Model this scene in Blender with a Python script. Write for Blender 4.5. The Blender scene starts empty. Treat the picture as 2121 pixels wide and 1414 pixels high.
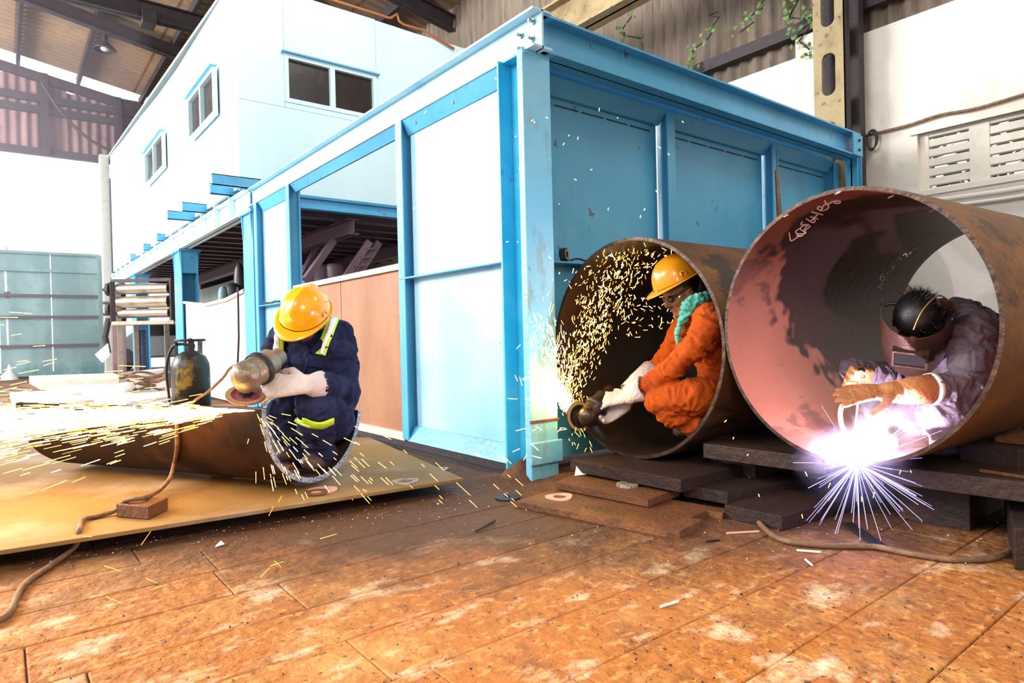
import bpy, math, random
import numpy as np
from mathutils import Vector, Matrix, noise
from math import sin, cos, pi, radians

random.seed(7)
S = bpy.context.scene
COL = S.collection

# ------------------------------------------------------------------ camera
F = 1346.0
AZ, ROLL, PIT, CAMH = radians(38.2), radians(1.35), radians(0.51), 0.75
_r = Vector((cos(AZ), -sin(AZ), 0)); _f = Vector((sin(AZ), cos(AZ), 0)); _u = Vector((0, 0, 1))
FW = _f*cos(PIT) - _u*sin(PIT); _u2 = _u*cos(PIT) + _f*sin(PIT)
RT = _r*cos(ROLL) - _u2*sin(ROLL); UP = _u2*cos(ROLL) + _r*sin(ROLL)
CAM = Vector((0, 0, CAMH))
cd = bpy.data.cameras.new('camera'); cam = bpy.data.objects.new('camera', cd); COL.objects.link(cam)
cd.sensor_width = 36; cd.lens = F/2121*36; cd.clip_start = 0.05; cd.clip_end = 200
m = Matrix.Identity(4)
for i, v in enumerate((RT, UP, -FW)):
    for j in range(3): m[j][i] = v[j]
m.translation = CAM
cam.matrix_world = m
S.camera = cam

# ------------------------------------------------------------------ world, lights, exposure
w = bpy.data.worlds.new('overcast_sky'); S.world = w; w.use_nodes = True
bg = w.node_tree.nodes['Background']
bg.inputs[0].default_value = (0.93, 0.96, 1.0, 1); bg.inputs[1].default_value = 1.15
S.view_settings.view_transform = 'Standard'; S.view_settings.look = 'None'
S.view_settings.gamma = 1; S.view_settings.use_curve_mapping = False
S.view_settings.exposure = 0.35
S.cycles.use_denoising = True
S.cycles.max_bounces = 6; S.cycles.diffuse_bounces = 4; S.cycles.volume_bounces = 0
S.cycles.sample_clamp_indirect = 8
S.cycles.volume_step_rate = 2.0

def light(kind, name, loc, energy, col=(1, 1, 1), size=1, target=None, size_y=None):
    l = bpy.data.lights.new(name, kind); l.energy = energy; l.color = col
    if kind == 'AREA':
        l.size = size
        if size_y: l.shape = 'RECTANGLE'; l.size_y = size_y
    elif kind in ('POINT', 'SPOT'): l.shadow_soft_size = size
    o = bpy.data.objects.new(name, l); COL.objects.link(o); o.location = loc
    if target is not None:
        o.rotation_euler = (Vector(target)-Vector(loc)).to_track_quat('-Z', 'Y').to_euler()
    return o
light('AREA', 'side_bay_daylight', (-4.5, 4.0, 4.2), 330, (1, .98, .95), 3.2, (2.2, 3.6, 1.3), 2.4)
light('AREA', 'office_front_fill', (3.6, 4.2, 6.6), 130, (.97, .98, 1), 2.0, (3.6, 7.7, 3.4), 1.2)  # unseen lamp added to brighten the office front
light('AREA', 'far_bay_daylight', (-6.5, 13.0, 5.0), 2600, (1, .98, .97), 6.0, (2.2, 12.5, 2.6), 4.0)
sb = light('AREA', 'softbox_lamp', (-.4, -.7, 2.5), 29, (1, .88, .72), .9, (.75, .75, 0.0), .9); sb.data.spread = radians(95)
light('AREA', 'right_wall_fill', (4.6, 0.0, 5.2), 75, (1, .95, .88), 1.5, (6.3, 3.4, 3.0), 1.5)  # unseen fill lamp brightening the white wall; no bay opens here

# ------------------------------------------------------------------ pixel helpers (2121 x 1414)
def ray(px, py): return FW + RT*((px-1060.5)/F) - UP*((py-707)/F)
def P(px, py, Z): return CAM + ray(px, py)*Z
def pl(px, py, ax, v):
    d = ray(px, py); return CAM + d*((v-CAM[ax])/d[ax])
def G(px, py, z=0.0): return pl(px, py, 2, z)
def PX(px, py, x): return pl(px, py, 0, x)
def PY(px, py, y): return pl(px, py, 1, y)

# ------------------------------------------------------------------ materials
def nd(t, typ, **kw):
    n = t.nodes.new(typ)
    for k, v in kw.items(): setattr(n, k, v)
    return n
def rgba(c): return (c[0], c[1], c[2], 1)
def mat(name, col, rough=.6, metal=0., layers=(), bump=None, pos=False, stretch=(1, 1, 1), emit=None, spec=.5, coat=0., dirt=None):
    """layers: (scale, detail, colour, lo, hi, strength[, stretch])"""
    m = bpy.data.materials.new(name); m.use_nodes = True; t = m.node_tree
    b = t.nodes['Principled BSDF']
    b.inputs['Roughness'].default_value = rough; b.inputs['Metallic'].default_value = metal
    b.inputs['Specular IOR Level'].default_value = spec
    b.inputs['Coat Weight'].default_value = coat
    b.inputs['Base Color'].default_value = rgba(col)
    if pos: vec = nd(t, 'ShaderNodeNewGeometry').outputs['Position']
    else: vec = nd(t, 'ShaderNodeTexCoord').outputs['Object']
    def mapped(st):
        mp = nd(t, 'ShaderNodeMapping'); mp.inputs['Scale'].default_value = st
        t.links.new(vec, mp.inputs['Vector']); return mp.outputs['Vector']
    base = None
    for i, L in enumerate(layers):
        sc, det, c2, lo, hi, stg = L[:6]; st = L[6] if len(L) > 6 else stretch
        n = nd(t, 'ShaderNodeTexNoise'); n.inputs['Scale'].default_value = sc; n.inputs['Detail'].default_value = det
        n.inputs['Roughness'].default_value = .62
        t.links.new(mapped(tuple(s for s in st)), n.inputs['Vector'])
        r = nd(t, 'ShaderNodeMapRange'); r.inputs['From Min'].default_value = lo; r.inputs['From Max'].default_value = hi
        r.inputs['To Min'].default_value = 0; r.inputs['To Max'].default_value = stg
        t.links.new(n.outputs['Fac'], r.inputs['Value'])
        mx = nd(t, 'ShaderNodeMix', data_type='RGBA')
        t.links.new(r.outputs['Result'], mx.inputs[0])
        if base is None: mx.inputs[6].default_value = rgba(col)
        else: t.links.new(base, mx.inputs[6])
        mx.inputs[7].default_value = rgba(c2)
        base = mx.outputs[2]
    if dirt:
        ge = nd(t, 'ShaderNodeNewGeometry'); dp = nd(t, 'ShaderNodeVectorMath', operation='DOT_PRODUCT'); dp.inputs[1].default_value = dirt[0]; src = ge.outputs['Position'] if dirt[6] else vec
        t.links.new(src, dp.inputs[0]); n = nd(t, 'ShaderNodeTexNoise'); n.inputs['Scale'].default_value = dirt[5]; n.inputs['Detail'].default_value = 10 if dirt[6] else 3; n.inputs['Roughness'].default_value = .7
        t.links.new(ge.outputs['Position'], n.inputs['Vector'])
        ma = nd(t, 'ShaderNodeMath', operation='MULTIPLY_ADD'); t.links.new(n.outputs['Fac'], ma.inputs[0]); ma.inputs[1].default_value = dirt[4]; t.links.new(dp.outputs['Value'], ma.inputs[2])
        r = nd(t, 'ShaderNodeMapRange'); r.inputs['From Min'].default_value = dirt[1]; r.inputs['From Max'].default_value = dirt[2]; r.inputs['To Max'].default_value = .93
        t.links.new(ma.outputs[0], r.inputs['Value']); mx = nd(t, 'ShaderNodeMix', data_type='RGBA'); t.links.new(r.outputs['Result'], mx.inputs[0])
        t.links.new(base, mx.inputs[6]); mx.inputs[7].default_value = dirt[3]; base = mx.outputs[2]
    if base is not None: t.links.new(base, b.inputs['Base Color'])
    if bump:
        n = nd(t, 'ShaderNodeTexNoise'); n.inputs['Scale'].default_value = bump[0]; n.inputs['Detail'].default_value = 6
        t.links.new(mapped(bump[2] if len(bump) > 2 else stretch), n.inputs['Vector'])
        bp = nd(t, 'ShaderNodeBump'); bp.inputs['Strength'].default_value = bump[1]; bp.inputs['Distance'].default_value = .02
        t.links.new(n.outputs['Fac'], bp.inputs['Height']); t.links.new(bp.outputs['Normal'], b.inputs['Normal'])
    if emit:
        b.inputs['Emission Color'].default_value = rgba(emit[0]); b.inputs['Emission Strength'].default_value = emit[1]
    return m
RUST = (.22, .075, .02)
M = {}
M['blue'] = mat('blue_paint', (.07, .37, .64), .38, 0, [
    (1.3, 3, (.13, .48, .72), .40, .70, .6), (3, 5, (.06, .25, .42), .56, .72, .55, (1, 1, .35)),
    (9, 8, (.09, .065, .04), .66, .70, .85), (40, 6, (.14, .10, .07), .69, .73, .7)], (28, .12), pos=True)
M['blue_post'] = mat('blue_post_paint', (.15, .50, .70), .42, 0, [
    (2, 3, (.30, .60, .66), .40, .65, .6), (5, 8, (.22, .16, .07), .56, .72, .75, (2, 2, .8)), (16, 8, (.05, .03, .02), .65, .69, .9),
    (50, 5, (.12, .08, .05), .66, .72, .8)], (40, .25), pos=True)
M['blue_web'] = mat('bright_blue_paint', (.03, .45, .72), .40, 0, [
    (3, 4, (.10, .55, .78), .45, .6, .6), (7, 8, (.06, .10, .09), .64, .70, .8, (1, 1, .6))], (30, .2), pos=True)
M['pale'] = mat('pale_blue_paint', (.66, .87, .93), .42, 0, [
    (.8, 3, (.52, .78, .88), .42, .66, .7, (1, 1, .3)), (2.2, 4, (.62, .84, .88), .5, .7, .6, (1, 1, .4)),
    (5, 6, (.36, .30, .27), .70, .82, .3, (1, 1, .5))], (6, .10), pos=True)
M['lit_panel'] = mat('lit_side_blue_panel', (.30, .63, .80), .36, 0, [  # left-face blue, made paler so the colour carries the side light
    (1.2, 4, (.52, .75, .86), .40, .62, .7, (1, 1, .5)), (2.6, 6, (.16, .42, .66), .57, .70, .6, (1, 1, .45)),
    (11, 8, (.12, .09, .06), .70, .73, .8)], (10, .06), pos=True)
M['floor'] = mat('rusty_floor', (.40, .135, .020), .68, 0, [
    (1.1, 6, (.28, .10, .026), .42, .66, .8), (2.2, 8, (.56, .27, .075), .50, .66, .9), (6, 9, (.20, .07, .02), .52, .68, .75),
    (4, 12, (.78, .56, .36), .55, .66, .9, (1, 1.8, 1)), (22, 10, (.66, .33, .09), .54, .62, .6, (1, 1.6, 1)), (38, 8, (.06, .025, .01), .60, .66, .8)], (24, 1.0), pos=True, dirt=((.60, .80, 0), 2.45, 3.05, (.075, .028, .010, 1), 1.3, 3.5, True))
M['dirt'] = mat('floor_dirt', (.10, .040, .018), .9, 0, [
    (4, 8, (.20, .085, .03), .45, .65, .8), (30, 8, (.04, .02, .012), .5, .7, .7), (90, 4, (.5, .38, .3), .70, .74, .6)], (60, .7), pos=True)
M['farfloor'] = mat('far_floor', (.11, .050, .028), .75, 0, [(2, 8, (.34, .17, .09), .45, .65, .8), (12, 8, (.06, .03, .02), .5, .7, .7, (1, 3, 1))], (30, .5), pos=True)
M['plate'] = mat('dusty_steel_plate', (.21, .115, .030), .62, .0, [
    (1.0, 5, (.29, .175, .05), .42, .62, .8), (3, 6, (.26, .13, .045), .52, .72, .6), (1.6, 4, (.42, .34, .26), .52, .66, .6),
    (9, 9, (.10, .05, .03), .66, .72, .6, (1, 4, 1))], (18, .18), pos=True)
M['rustplate'] = mat('rusty_steel_plate', (.14, .050, .016), .62, .15, [
    (3, 8, (.26, .10, .028), .48, .66, .8), (8, 8, (.05, .035, .018), .52, .68, .7)], (50, .5), pos=True)
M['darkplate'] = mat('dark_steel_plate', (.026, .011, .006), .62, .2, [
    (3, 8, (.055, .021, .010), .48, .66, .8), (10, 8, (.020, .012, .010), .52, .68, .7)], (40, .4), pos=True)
M['pipe_out'] = mat('rusted_pipe_outside', (.110, .044, .013), .6, .25, [
    (2.2, 8, (.26, .115, .028), .45, .62, .8, (.5, 1, 1)), (3.2, 6, (.028, .018, .018), .52, .56, .9, (.6, 1, 1)), (20, 8, (.07, .03, .015), .55, .7, .6)], (30, .25))
M['pipe_out3'] = mat('orange_rust_pipe_outside', (.15, .055, .012), .6, .2, [
    (2.2, 8, (.30, .125, .018), .42, .60, .8, (.5, 1, 1)), (3.2, 6, (.035, .016, .010), .55, .62, .8, (.6, 1, 1)), (20, 8, (.07, .025, .01), .55, .7, .6)], (30, .25))
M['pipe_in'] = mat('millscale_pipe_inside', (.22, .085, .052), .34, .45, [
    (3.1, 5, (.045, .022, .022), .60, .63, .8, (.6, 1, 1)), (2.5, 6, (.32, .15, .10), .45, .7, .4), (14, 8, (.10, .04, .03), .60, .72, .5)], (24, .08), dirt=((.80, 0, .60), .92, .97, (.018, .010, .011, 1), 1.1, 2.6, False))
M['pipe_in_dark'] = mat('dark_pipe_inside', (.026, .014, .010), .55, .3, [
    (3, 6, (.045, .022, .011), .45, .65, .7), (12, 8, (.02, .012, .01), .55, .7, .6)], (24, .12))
M['rim'] = mat('cut_steel_rim', (.042, .022, .015), .42, .6, [(12, 6, (.11, .06, .035), .45, .7, .6)], (30, .3))
M['brightrim'] = mat('ground_steel_edge', (.50, .56, .66), .32, .8, [(60, 4, (.16, .15, .18), .45, .62, .8)], (90, .9))
M['half_out'] = mat('half_pipe_outside', (.020, .009, .005), .8, .0, [
    (2.2, 7, (.075, .026, .008), .47, .66, .8), (4, 6, (.010, .006, .005), .50, .58, .8)], (30, .12), spec=.12)
M['white'] = mat('whitewashed_wall', (.76, .70, .62), .85, 0, [
    (.7, 5, (.50, .43, .36), .48, .72, .7), (2.6, 8, (.36, .29, .22), .58, .80, .45, (1, 1, .5)), (14, 8, (.72, .67, .60), .5, .7, .5)], (16, .25), pos=True)
M['corr'] = mat('weathered_corrugated', (.16, .12, .09), .8, 0, [
    (1.2, 6, (.27, .215, .165), .45, .66, .8, (1, 1, .25)), (6, 8, (.06, .045, .035), .55, .7, .8, (3, 3, .3))], (20, .2), pos=True)
M['roof'] = mat('roof_sheet', (.19, .12, .075), .75, 0, [
    (.8, 6, (.27, .165, .09), .45, .66, .8), (5, 8, (.12, .08, .06), .55, .7, .7)], (12, .2), pos=True)
M['gable'] = mat('gable_sheet', (.20, .11, .12), .75, 0, [(2, 6, (.40, .22, .22), .5, .7, .6, (1, 1, .2)), (5, 8, (.08, .05, .06), .55, .7, .7)], (12, .2), pos=True)
M['darksteel'] = mat('dark_roof_steel', (.035, .026, .030), .6, .3, [(4, 5, (.07, .045, .045), .5, .7, .7)], (30, .2), pos=True)
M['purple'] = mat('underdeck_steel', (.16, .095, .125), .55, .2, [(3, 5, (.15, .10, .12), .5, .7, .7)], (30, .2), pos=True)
M['yellowsteel'] = mat('yellowed_column_paint', (.34, .26, .13), .6, .1, [
    (4, 7, (.22, .14, .06), .48, .66, .9), (16, 8, (.05, .035, .025), .60, .68, .9)], (30, .3), pos=True)
M['ply'] = mat('plywood', (.27, .11, .045), .6, 0, [
    (1.4, 5, (.42, .20, .10), .42, .66, .8, (1, 1, .4)), (3, 7, (.34, .15, .065), .52, .72, .7, (1, 1, .5)), (10, 6, (.12, .06, .035), .68, .75, .5)], (20, .12), pos=True)
M['plyfar'] = mat('pale_plywood', (.72, .52, .42), .6, 0, [(2, 5, (.80, .64, .54), .42, .66, .8)], (20, .12), pos=True)
M['teal'] = mat('teal_gate', (.09, .19, .21), .6, 0, [(1.2, 5, (.26, .38, .40), .45, .66, .8, (1, 1, .4)), (6, 8, (.10, .13, .13), .55, .7, .6)], (20, .2), pos=True)
M['palegreen'] = mat('pale_green_wall', (.50, .60, .54), .7, 0, [(1, 5, (.36, .46, .40), .45, .66, .8)], None, pos=True)
M['glass'] = mat('dirty_dark_glass', (.018, .014, .012), .25, 0, [(3, 6, (.07, .05, .04), .55, .75, .7)], (8, .1))
M['black'] = mat('black_rubber', (.012, .011, .011), .5)
M['hose'] = mat('dusty_brown_hose', (.14, .075, .040), .6, 0, [(20, 4, (.30, .17, .08), .45, .65, .7)], (80, .2))
M['galv'] = mat('pale_grey_metal', (.62, .60, .58), .45, .4, [(9, 6, (.30, .22, .16), .55, .7, .6)], (20, .1))
M['roller'] = mat('worn_roller_steel', (.40, .33, .26), .35, .7, [(5, 5, (.16, .12, .09), .5, .7, .7)], (20, .1))
M['cylinder'] = mat('gas_cylinder_paint', (.022, .017, .010), .42, .2, [(4, 6, (.34, .20, .02), .54, .64, .9), (9, 6, (.02, .016, .012), .5, .66, .8)], (20, .2))
M['silver'] = mat('silver_car_paint', (.55, .60, .66), .3, .5)
M['bolt'] = mat('bolt_steel', (.30, .33, .36), .35, .8)
M['pinkring'] = mat('pale_cut_ring', (.75, .42, .33), .6)
M['greyring'] = mat('grey_cut_ring', (.50, .42, .36), .5, .4, [(60, 3, (.18, .12, .09), .5, .6, .8)])
M['wood'] = mat('charred_wood', (.16, .065, .028), .8, 0, [(8, 8, (.34, .15, .06), .5, .7, .7, (1, 4, 1)), (14, 8, (.03, .015, .01), .5, .65, .8)], (30, .8))
M['paper'] = mat('paper', (.75, .68, .66), .8)
M['chalk'] = mat('white_chalk', (.85, .78, .72), .95)
M['leaf'] = mat('creeper_leaf', (.06, .15, .02), .5, 0, [(30, 2, (.14, .26, .04), .4, .6, .8)])
M['stem'] = mat('dry_stem', (.05, .035, .025), .8)
M['copper'] = mat('copper_tube', (.60, .20, .07), .4, .5)

# ------------------------------------------------------------------ mesh builder
class MB:
    def __init__(s): s.v = []; s.f = []; s.mi = []
    def add(s, vs, fs, mi=0):
        o = len(s.v); s.v += [tuple(v) for v in vs]; s.f += [tuple(i+o for i in f) for f in fs]; s.mi += [mi]*len(fs); return s
    def box(s, a, b, mi=0):
        x0, y0, z0 = a; x1, y1, z1 = b
        return s.add([(x0,y0,z0),(x1,y0,z0),(x1,y1,z0),(x0,y1,z0),(x0,y0,z1),(x1,y0,z1),(x1,y1,z1),(x0,y1,z1)],
                     [(0,3,2,1),(4,5,6,7),(0,1,5,4),(1,2,6,5),(2,3,7,6),(3,0,4,7)], mi)
    def bar(s, p0, p1, w, h, up=(0, 0, 1), mi=0):
        p0 = Vector(p0); p1 = Vector(p1); d = (p1-p0).normalized(); up = Vector(up)
        sd = d.cross(up)
        if sd.length < 1e-4: sd = d.cross(Vector((1, 0, 0)))
        sd.normalize(); u = sd.cross(d)
        vs = []
        for p in (p0, p1):
            for a, b in ((-1,-1),(1,-1),(1,1),(-1,1)): vs.append(p+sd*(a*w/2)+u*(b*h/2))
        return s.add(vs, [(0,1,2,3),(7,6,5,4),(0,4,5,1),(1,5,6,2),(2,6,7,3),(3,7,4,0)], mi)
    def prism(s, top, thick, mi=0, down=None):
        top = [Vector(p) for p in top]; n = len(top); d = Vector(down) if down else Vector((0, 0, -thick))
        ar = sum(top[i].x*top[(i+1) % n].y-top[(i+1) % n].x*top[i].y for i in range(n))
        if ar < 0: top.reverse()
        vs = top+[p+d for p in top]
        return s.add(vs, [tuple(range(n)), tuple(range(2*n-1, n-1, -1))]+[(i, i+n, (i+1) % n+n, (i+1) % n) for i in range(n)], mi)
    def tube(s, pts, r, n=8, mi=0, cap=True):
        pts = [Vector(p) for p in pts]; N = len(pts)
        rs = r if isinstance(r, (list, tuple)) else [r]*N
        t0 = (pts[1]-pts[0]).normalized(); a = t0.orthogonal().normalized(); vs = []
        for i, p in enumerate(pts):
            t = (pts[min(i+1, N-1)]-pts[max(i-1, 0)])
            t = t.normalized() if t.length > 1e-9 else t0
            a = (a-t*a.dot(t)).normalized(); b = t.cross(a)
            for k in range(n):
                th = 2*pi*k/n; vs.append(p+(a*cos(th)+b*sin(th))*rs[i])
        fs = [(i*n+k, i*n+(k+1) % n, (i+1)*n+(k+1) % n, (i+1)*n+k) for i in range(N-1) for k in range(n)]
        if cap: fs += [tuple(range(n-1, -1, -1)), tuple((N-1)*n+k for k in range(n))]
        return s.add(vs, fs, mi)
    def cyl(s, p0, p1, r, n=16, mi=0): return s.tube([p0, p1], r, n, mi)
    def lathe(s, prof, c=(0, 0, 0), ax=(0, 0, 1), n=24, mi=0, a0=0, a1=2*pi):
        ax = Vector(ax).normalized(); x = ax.orthogonal().normalized(); y = ax.cross(x); c = Vector(c)
        full = abs(a1-a0-2*pi) < 1e-6; m_ = n if full else n+1; vs = []
        for r, h in prof:
            for k in range(m_):
                th = a0+(a1-a0)*k/n; vs.append(c+ax*h+(x*cos(th)+y*sin(th))*r)
        fs = []
        for i in range(len(prof)-1):
            for k in range(n if full else n):
                k2 = (k+1) % m_; fs.append((i*m_+k, i*m_+k2, (i+1)*m_+k2, (i+1)*m_+k))
        return s.add(vs, fs, mi)
    def ell(s, c, r, n=16, mi=0, rot=None):
        c = Vector(c); vs = []; fs = []; m_ = n//2
        for i in range(m_+1):
            ph = pi*i/m_
            for k in range(n):
                th = 2*pi*k/n; v = Vector((r[0]*sin(ph)*cos(th), r[1]*sin(ph)*sin(th), r[2]*cos(ph)))
                if rot is not None: v = rot @ v
                vs.append(c+v)
        for i in range(m_):
            for k in range(n): fs.append((i*n+k, (i+1)*n+k, (i+1)*n+(k+1) % n, i*n+(k+1) % n))
        return s.add(vs, fs, mi)
    def build(s, name, m, parent=None, smooth=False, bevel=0, origin=None, label=None):
        me = bpy.data.meshes.new(name)
        o0 = Vector(origin) if origin is not None else Vector((0, 0, 0))
        me.from_pydata([tuple(Vector(v)-o0) for v in s.v], [], s.f)
        for mm in (m if isinstance(m, (list, tuple)) else [m]): me.materials.append(M[mm] if isinstance(mm, str) else mm)
        me.polygons.foreach_set('material_index', s.mi)
        if smooth: me.polygons.foreach_set('use_smooth', [True]*len(me.polygons))
        me.validate(); me.update()
        o = bpy.data.objects.new(name, me); COL.objects.link(o)
        o.location = o0
        if parent is not None:
            o.parent = parent
            o.location = o0-parent.location
        if smooth:
            e_ = o.modifiers.new('edge', 'EDGE_SPLIT'); e_.split_angle = radians(62)
        if bevel:
            b = o.modifiers.new('bevel', 'BEVEL'); b.width = bevel; b.segments = 2; b.limit_method = 'ANGLE'
        if label: o['label'] = label
        return o
def tag(o, label, cat, group=None, kind=None):
    o['label'] = label; o['category'] = cat
    if group: o['group'] = group
    if kind: o['kind'] = kind
    return o
def struct(o): o['kind'] = 'structure'; return o
def empty(name, loc=(0, 0, 0)):
    o = bpy.data.objects.new(name, None); COL.objects.link(o); o.location = loc; o.empty_display_size = .1; return o
def center(mb):
    a = np.array([tuple(v) for v in mb.v]); return ((a[:, 0].min()+a[:, 0].max())/2, (a[:, 1].min()+a[:, 1].max())/2, a[:, 2].min())
def smooth_path(pts, k=6):
    pts = [Vector(p) for p in pts]; out = []
    for i in range(len(pts)-1):
        p0 = pts[max(i-1, 0)]; p1 = pts[i]; p2 = pts[i+1]; p3 = pts[min(i+2, len(pts)-1)]
        for j in range(k):
            t = j/k
            out.append(.5*((2*p1)+(p2-p0)*t+(2*p0-5*p1+4*p2-p3)*t*t+(3*p1-p0-3*p2+p3)*t**3))
    out.append(pts[-1]); return out
def ibeam(mb, p0, p1, w, h, t=.014, up=(0, 0, 1), mi=0):
    """I section: web along up, flanges across"""
    p0 = Vector(p0); p1 = Vector(p1); d = (p1-p0).normalized(); up = Vector(up); sd = d.cross(up).normalized(); up = sd.cross(d)
    mb.bar(p0, p1, t, h, up, mi)
    for s_ in (1, -1): mb.bar(p0+up*(s_*(h/2-t/2)), p1+up*(s_*(h/2-t/2)), w, t, up, mi)
def corrugated(axis_u, axis_v, org, lu, lv, period=.15, amp=.02, nrm=(0, 0, 1), segs=6):
    mb = MB(); u = Vector(axis_u); v = Vector(axis_v); n = Vector(nrm); o = Vector(org)
    N = max(2, int(lu/period*segs)); vs = []
    for i in range(N+1):
        a = lu*i/N; z = amp*cos(2*pi*a/period); vs += [o+u*a+n*z, o+u*a+v*lv+n*z]
    return mb.add(vs, [(2*i, 2*i+2, 2*i+3, 2*i+1) for i in range(N)])

# ================================================================== SETTING
# floor: base + individual slabs
XR = 6.3
fb = MB().box((-9, -4, -.3), (12, 24, -.012)); floor = struct(fb.build('floor', 'farfloor'))
jy = [1.04+.25*k for k in range(-7, 9)]
slabL = .74
for r_, y0 in enumerate(jy):
    y1 = y0+.25
    if y1 > 3.2: break
    off = (.30, .0, .52, .17)[r_ % 4]
    x = -2.6+off
    while x < 5.9:
        L = slabL*random.choice((.85, 1, 1.15)); x1 = x+L
        # cull by the view
        cx, cy = (x+x1)/2, (y0+y1)/2; d = Vector((cx, cy, 0))-CAM; Zc = d.dot(FW)
        vis = Zc > .55 and abs(d.dot(RT)/Zc) < .95
        if vis or (abs(cx)<3 and -1<cy<3 and Zc>.3 and abs(d.dot(RT)/Zc)<1.6):
            mb = MB(); g = .0018; h = random.uniform(-.0012, .0012)
            mb.box((x+g, y0+g, -.03), (x1-g, y1-g, h))
            mb.build('floor_slab', 'floor', floor, bevel=.004)
        x = x1
rb = MB().box((-9, -4, -.02), (12, 24, -.009)); rb.build('joint_dirt', 'dirt', floor)
# farther concrete covered in dirt
mb = MB().prism([(-9, 3.04, 0), (9, 3.04, 0), (9, 24, 0), (-9, 24, 0)], .01); mb.build('far_paving', 'farfloor', floor)

# right wall
def wallx(px, py): return PX(px, py, XR)
wz = 3.45
wv = [wallx(1898, 283), wallx(2300, 190), wallx(1900, 398)]
vy1 = wallx(1900, 300).y; vy0 = vy1-1.32; vz0 = wallx(1905, 398).z; vz1 = wallx(1905, 278).z
mb = MB()
mb.box((XR, -4, 0), (XR+.22, 19, vz0)); mb.box((XR, -4, vz1), (XR+.22, 19, wz))
mb.box((XR, vy1, vz0), (XR+.22, 19, vz1)); mb.box((XR, -4, vz0), (XR+.22, vy0, vz1))
wall_r = struct(mb.build('wall_right', 'white'))
# vent window: bars + slots
vent = struct(empty('window_1', (XR+.05, vy0, vz0)))
ncol, nrow = 3, 6
cw = (vy1-vy0)/ncol; rh = (vz1-vz0)/nrow
for c_ in range(ncol+1):
    y = vy0+c_*cw; MB().box((XR+.05, max(vy0, y-.07), vz0), (XR+.12, min(vy1, y+.07), vz1)).build('window_bar', 'white', vent)
for k in range(nrow+1):
    z = vz0+k*rh; MB().box((XR+.055, vy0, max(vz0, z-.36*rh)), (XR+.115, vy1, min(vz1, z+.36*rh))).build('window_slat', 'white', vent)
mb = MB()
for a, b in (((XR-.03, vy0-.05, vz1), (XR+.02, vy1+.05, vz1+.04)), ((XR-.03, vy0-.05, vz0-.04), (XR+.02, vy1+.05, vz0))): mb.box(a, b)
mb.build('window_frame', 'white', vent)
# hedge seen through the slots
mb = MB()
for k in range(900):
    c = Vector((XR+.7+random.random()*.5, vy0-.5+random.random()*2.4, vz0-.6+random.random()*1.6))
    a = Vector((random.gauss(0, 1), random.gauss(0, 1), random.gauss(0, 1))).normalized()*.07; b = a.cross(Vector((random.random(), random.random(), 1))).normalized()*.05
    mb.add([c-a, c+b, c+a, c-b], [(0, 1, 2, 3)])
tag(mb.build('hedge_foliage', 'leaf'), 'dark green foliage glimpsed through the slotted wall vent', 'foliage', kind='stuff')
# wall coping ledges + pipes below vent
for z_, r_ in ((vz0-.10, .022), (vz0-.16, .016)):
    pts = [Vector((XR-.05, y, z_+.012*sin(y*3))) for y in np.linspace(-1.5, vy1+.35, 14)]
    tag(MB().tube(pts, r_, 8).build('conduit_pipe', 'white', smooth=True), 'upper white conduit under the wall vent' if r_ > .02 else 'thin lower white conduit under the wall vent', 'pipe')
pts = [wallx(1795, 283)+Vector((-.03, 0, 0)), wallx(1880, 262)+Vector((-.03, 0, 0)), wallx(1950, 240)+Vector((-.03, 0, 0)), wallx(2030, 225)+Vector((-.03, 0, 0)), wallx(2180, 180)+Vector((-.03, 0, 0))]
tag(MB().tube(smooth_path(pts), .014, 8).build('wall_conduit', 'hose', smooth=True), 'thin dark conduit running across the white wall above the vent', 'pipe')
c0 = wallx(1812, 290)+Vector((-.05, 0, 0)); mb = MB()
for k in range(3):
    mb.tube([c0+Vector((-.01*k, (.045-.004*k)*cos(t), .085*sin(t)-.01*k)) for t in np.linspace(0, 2*pi, 25)], .007, 6)
tag(mb.build('cable_coil', 'black', smooth=True), 'small coil of dark cable hanging on the white wall', 'cable')

# corrugated cladding above wall
clad = struct(empty('wall_upper_right', (XR, 3, wz)))
y = 19.0
while y > -1:
    corrugated((0, -1, 0), (0, 0, 1), (XR+.12, y, wz-.02), 1.5, 3.3, .17, .028, (-1, 0, 0)).build('cladding_sheet', 'corr', clad, smooth=True)
    y -= 1.5
for z_ in (3.72, 5.1):
    MB().bar((XR+.02, -1, z_), (XR+.02, 19, z_), .09, .12).build('girt', 'darksteel', clad)
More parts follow.
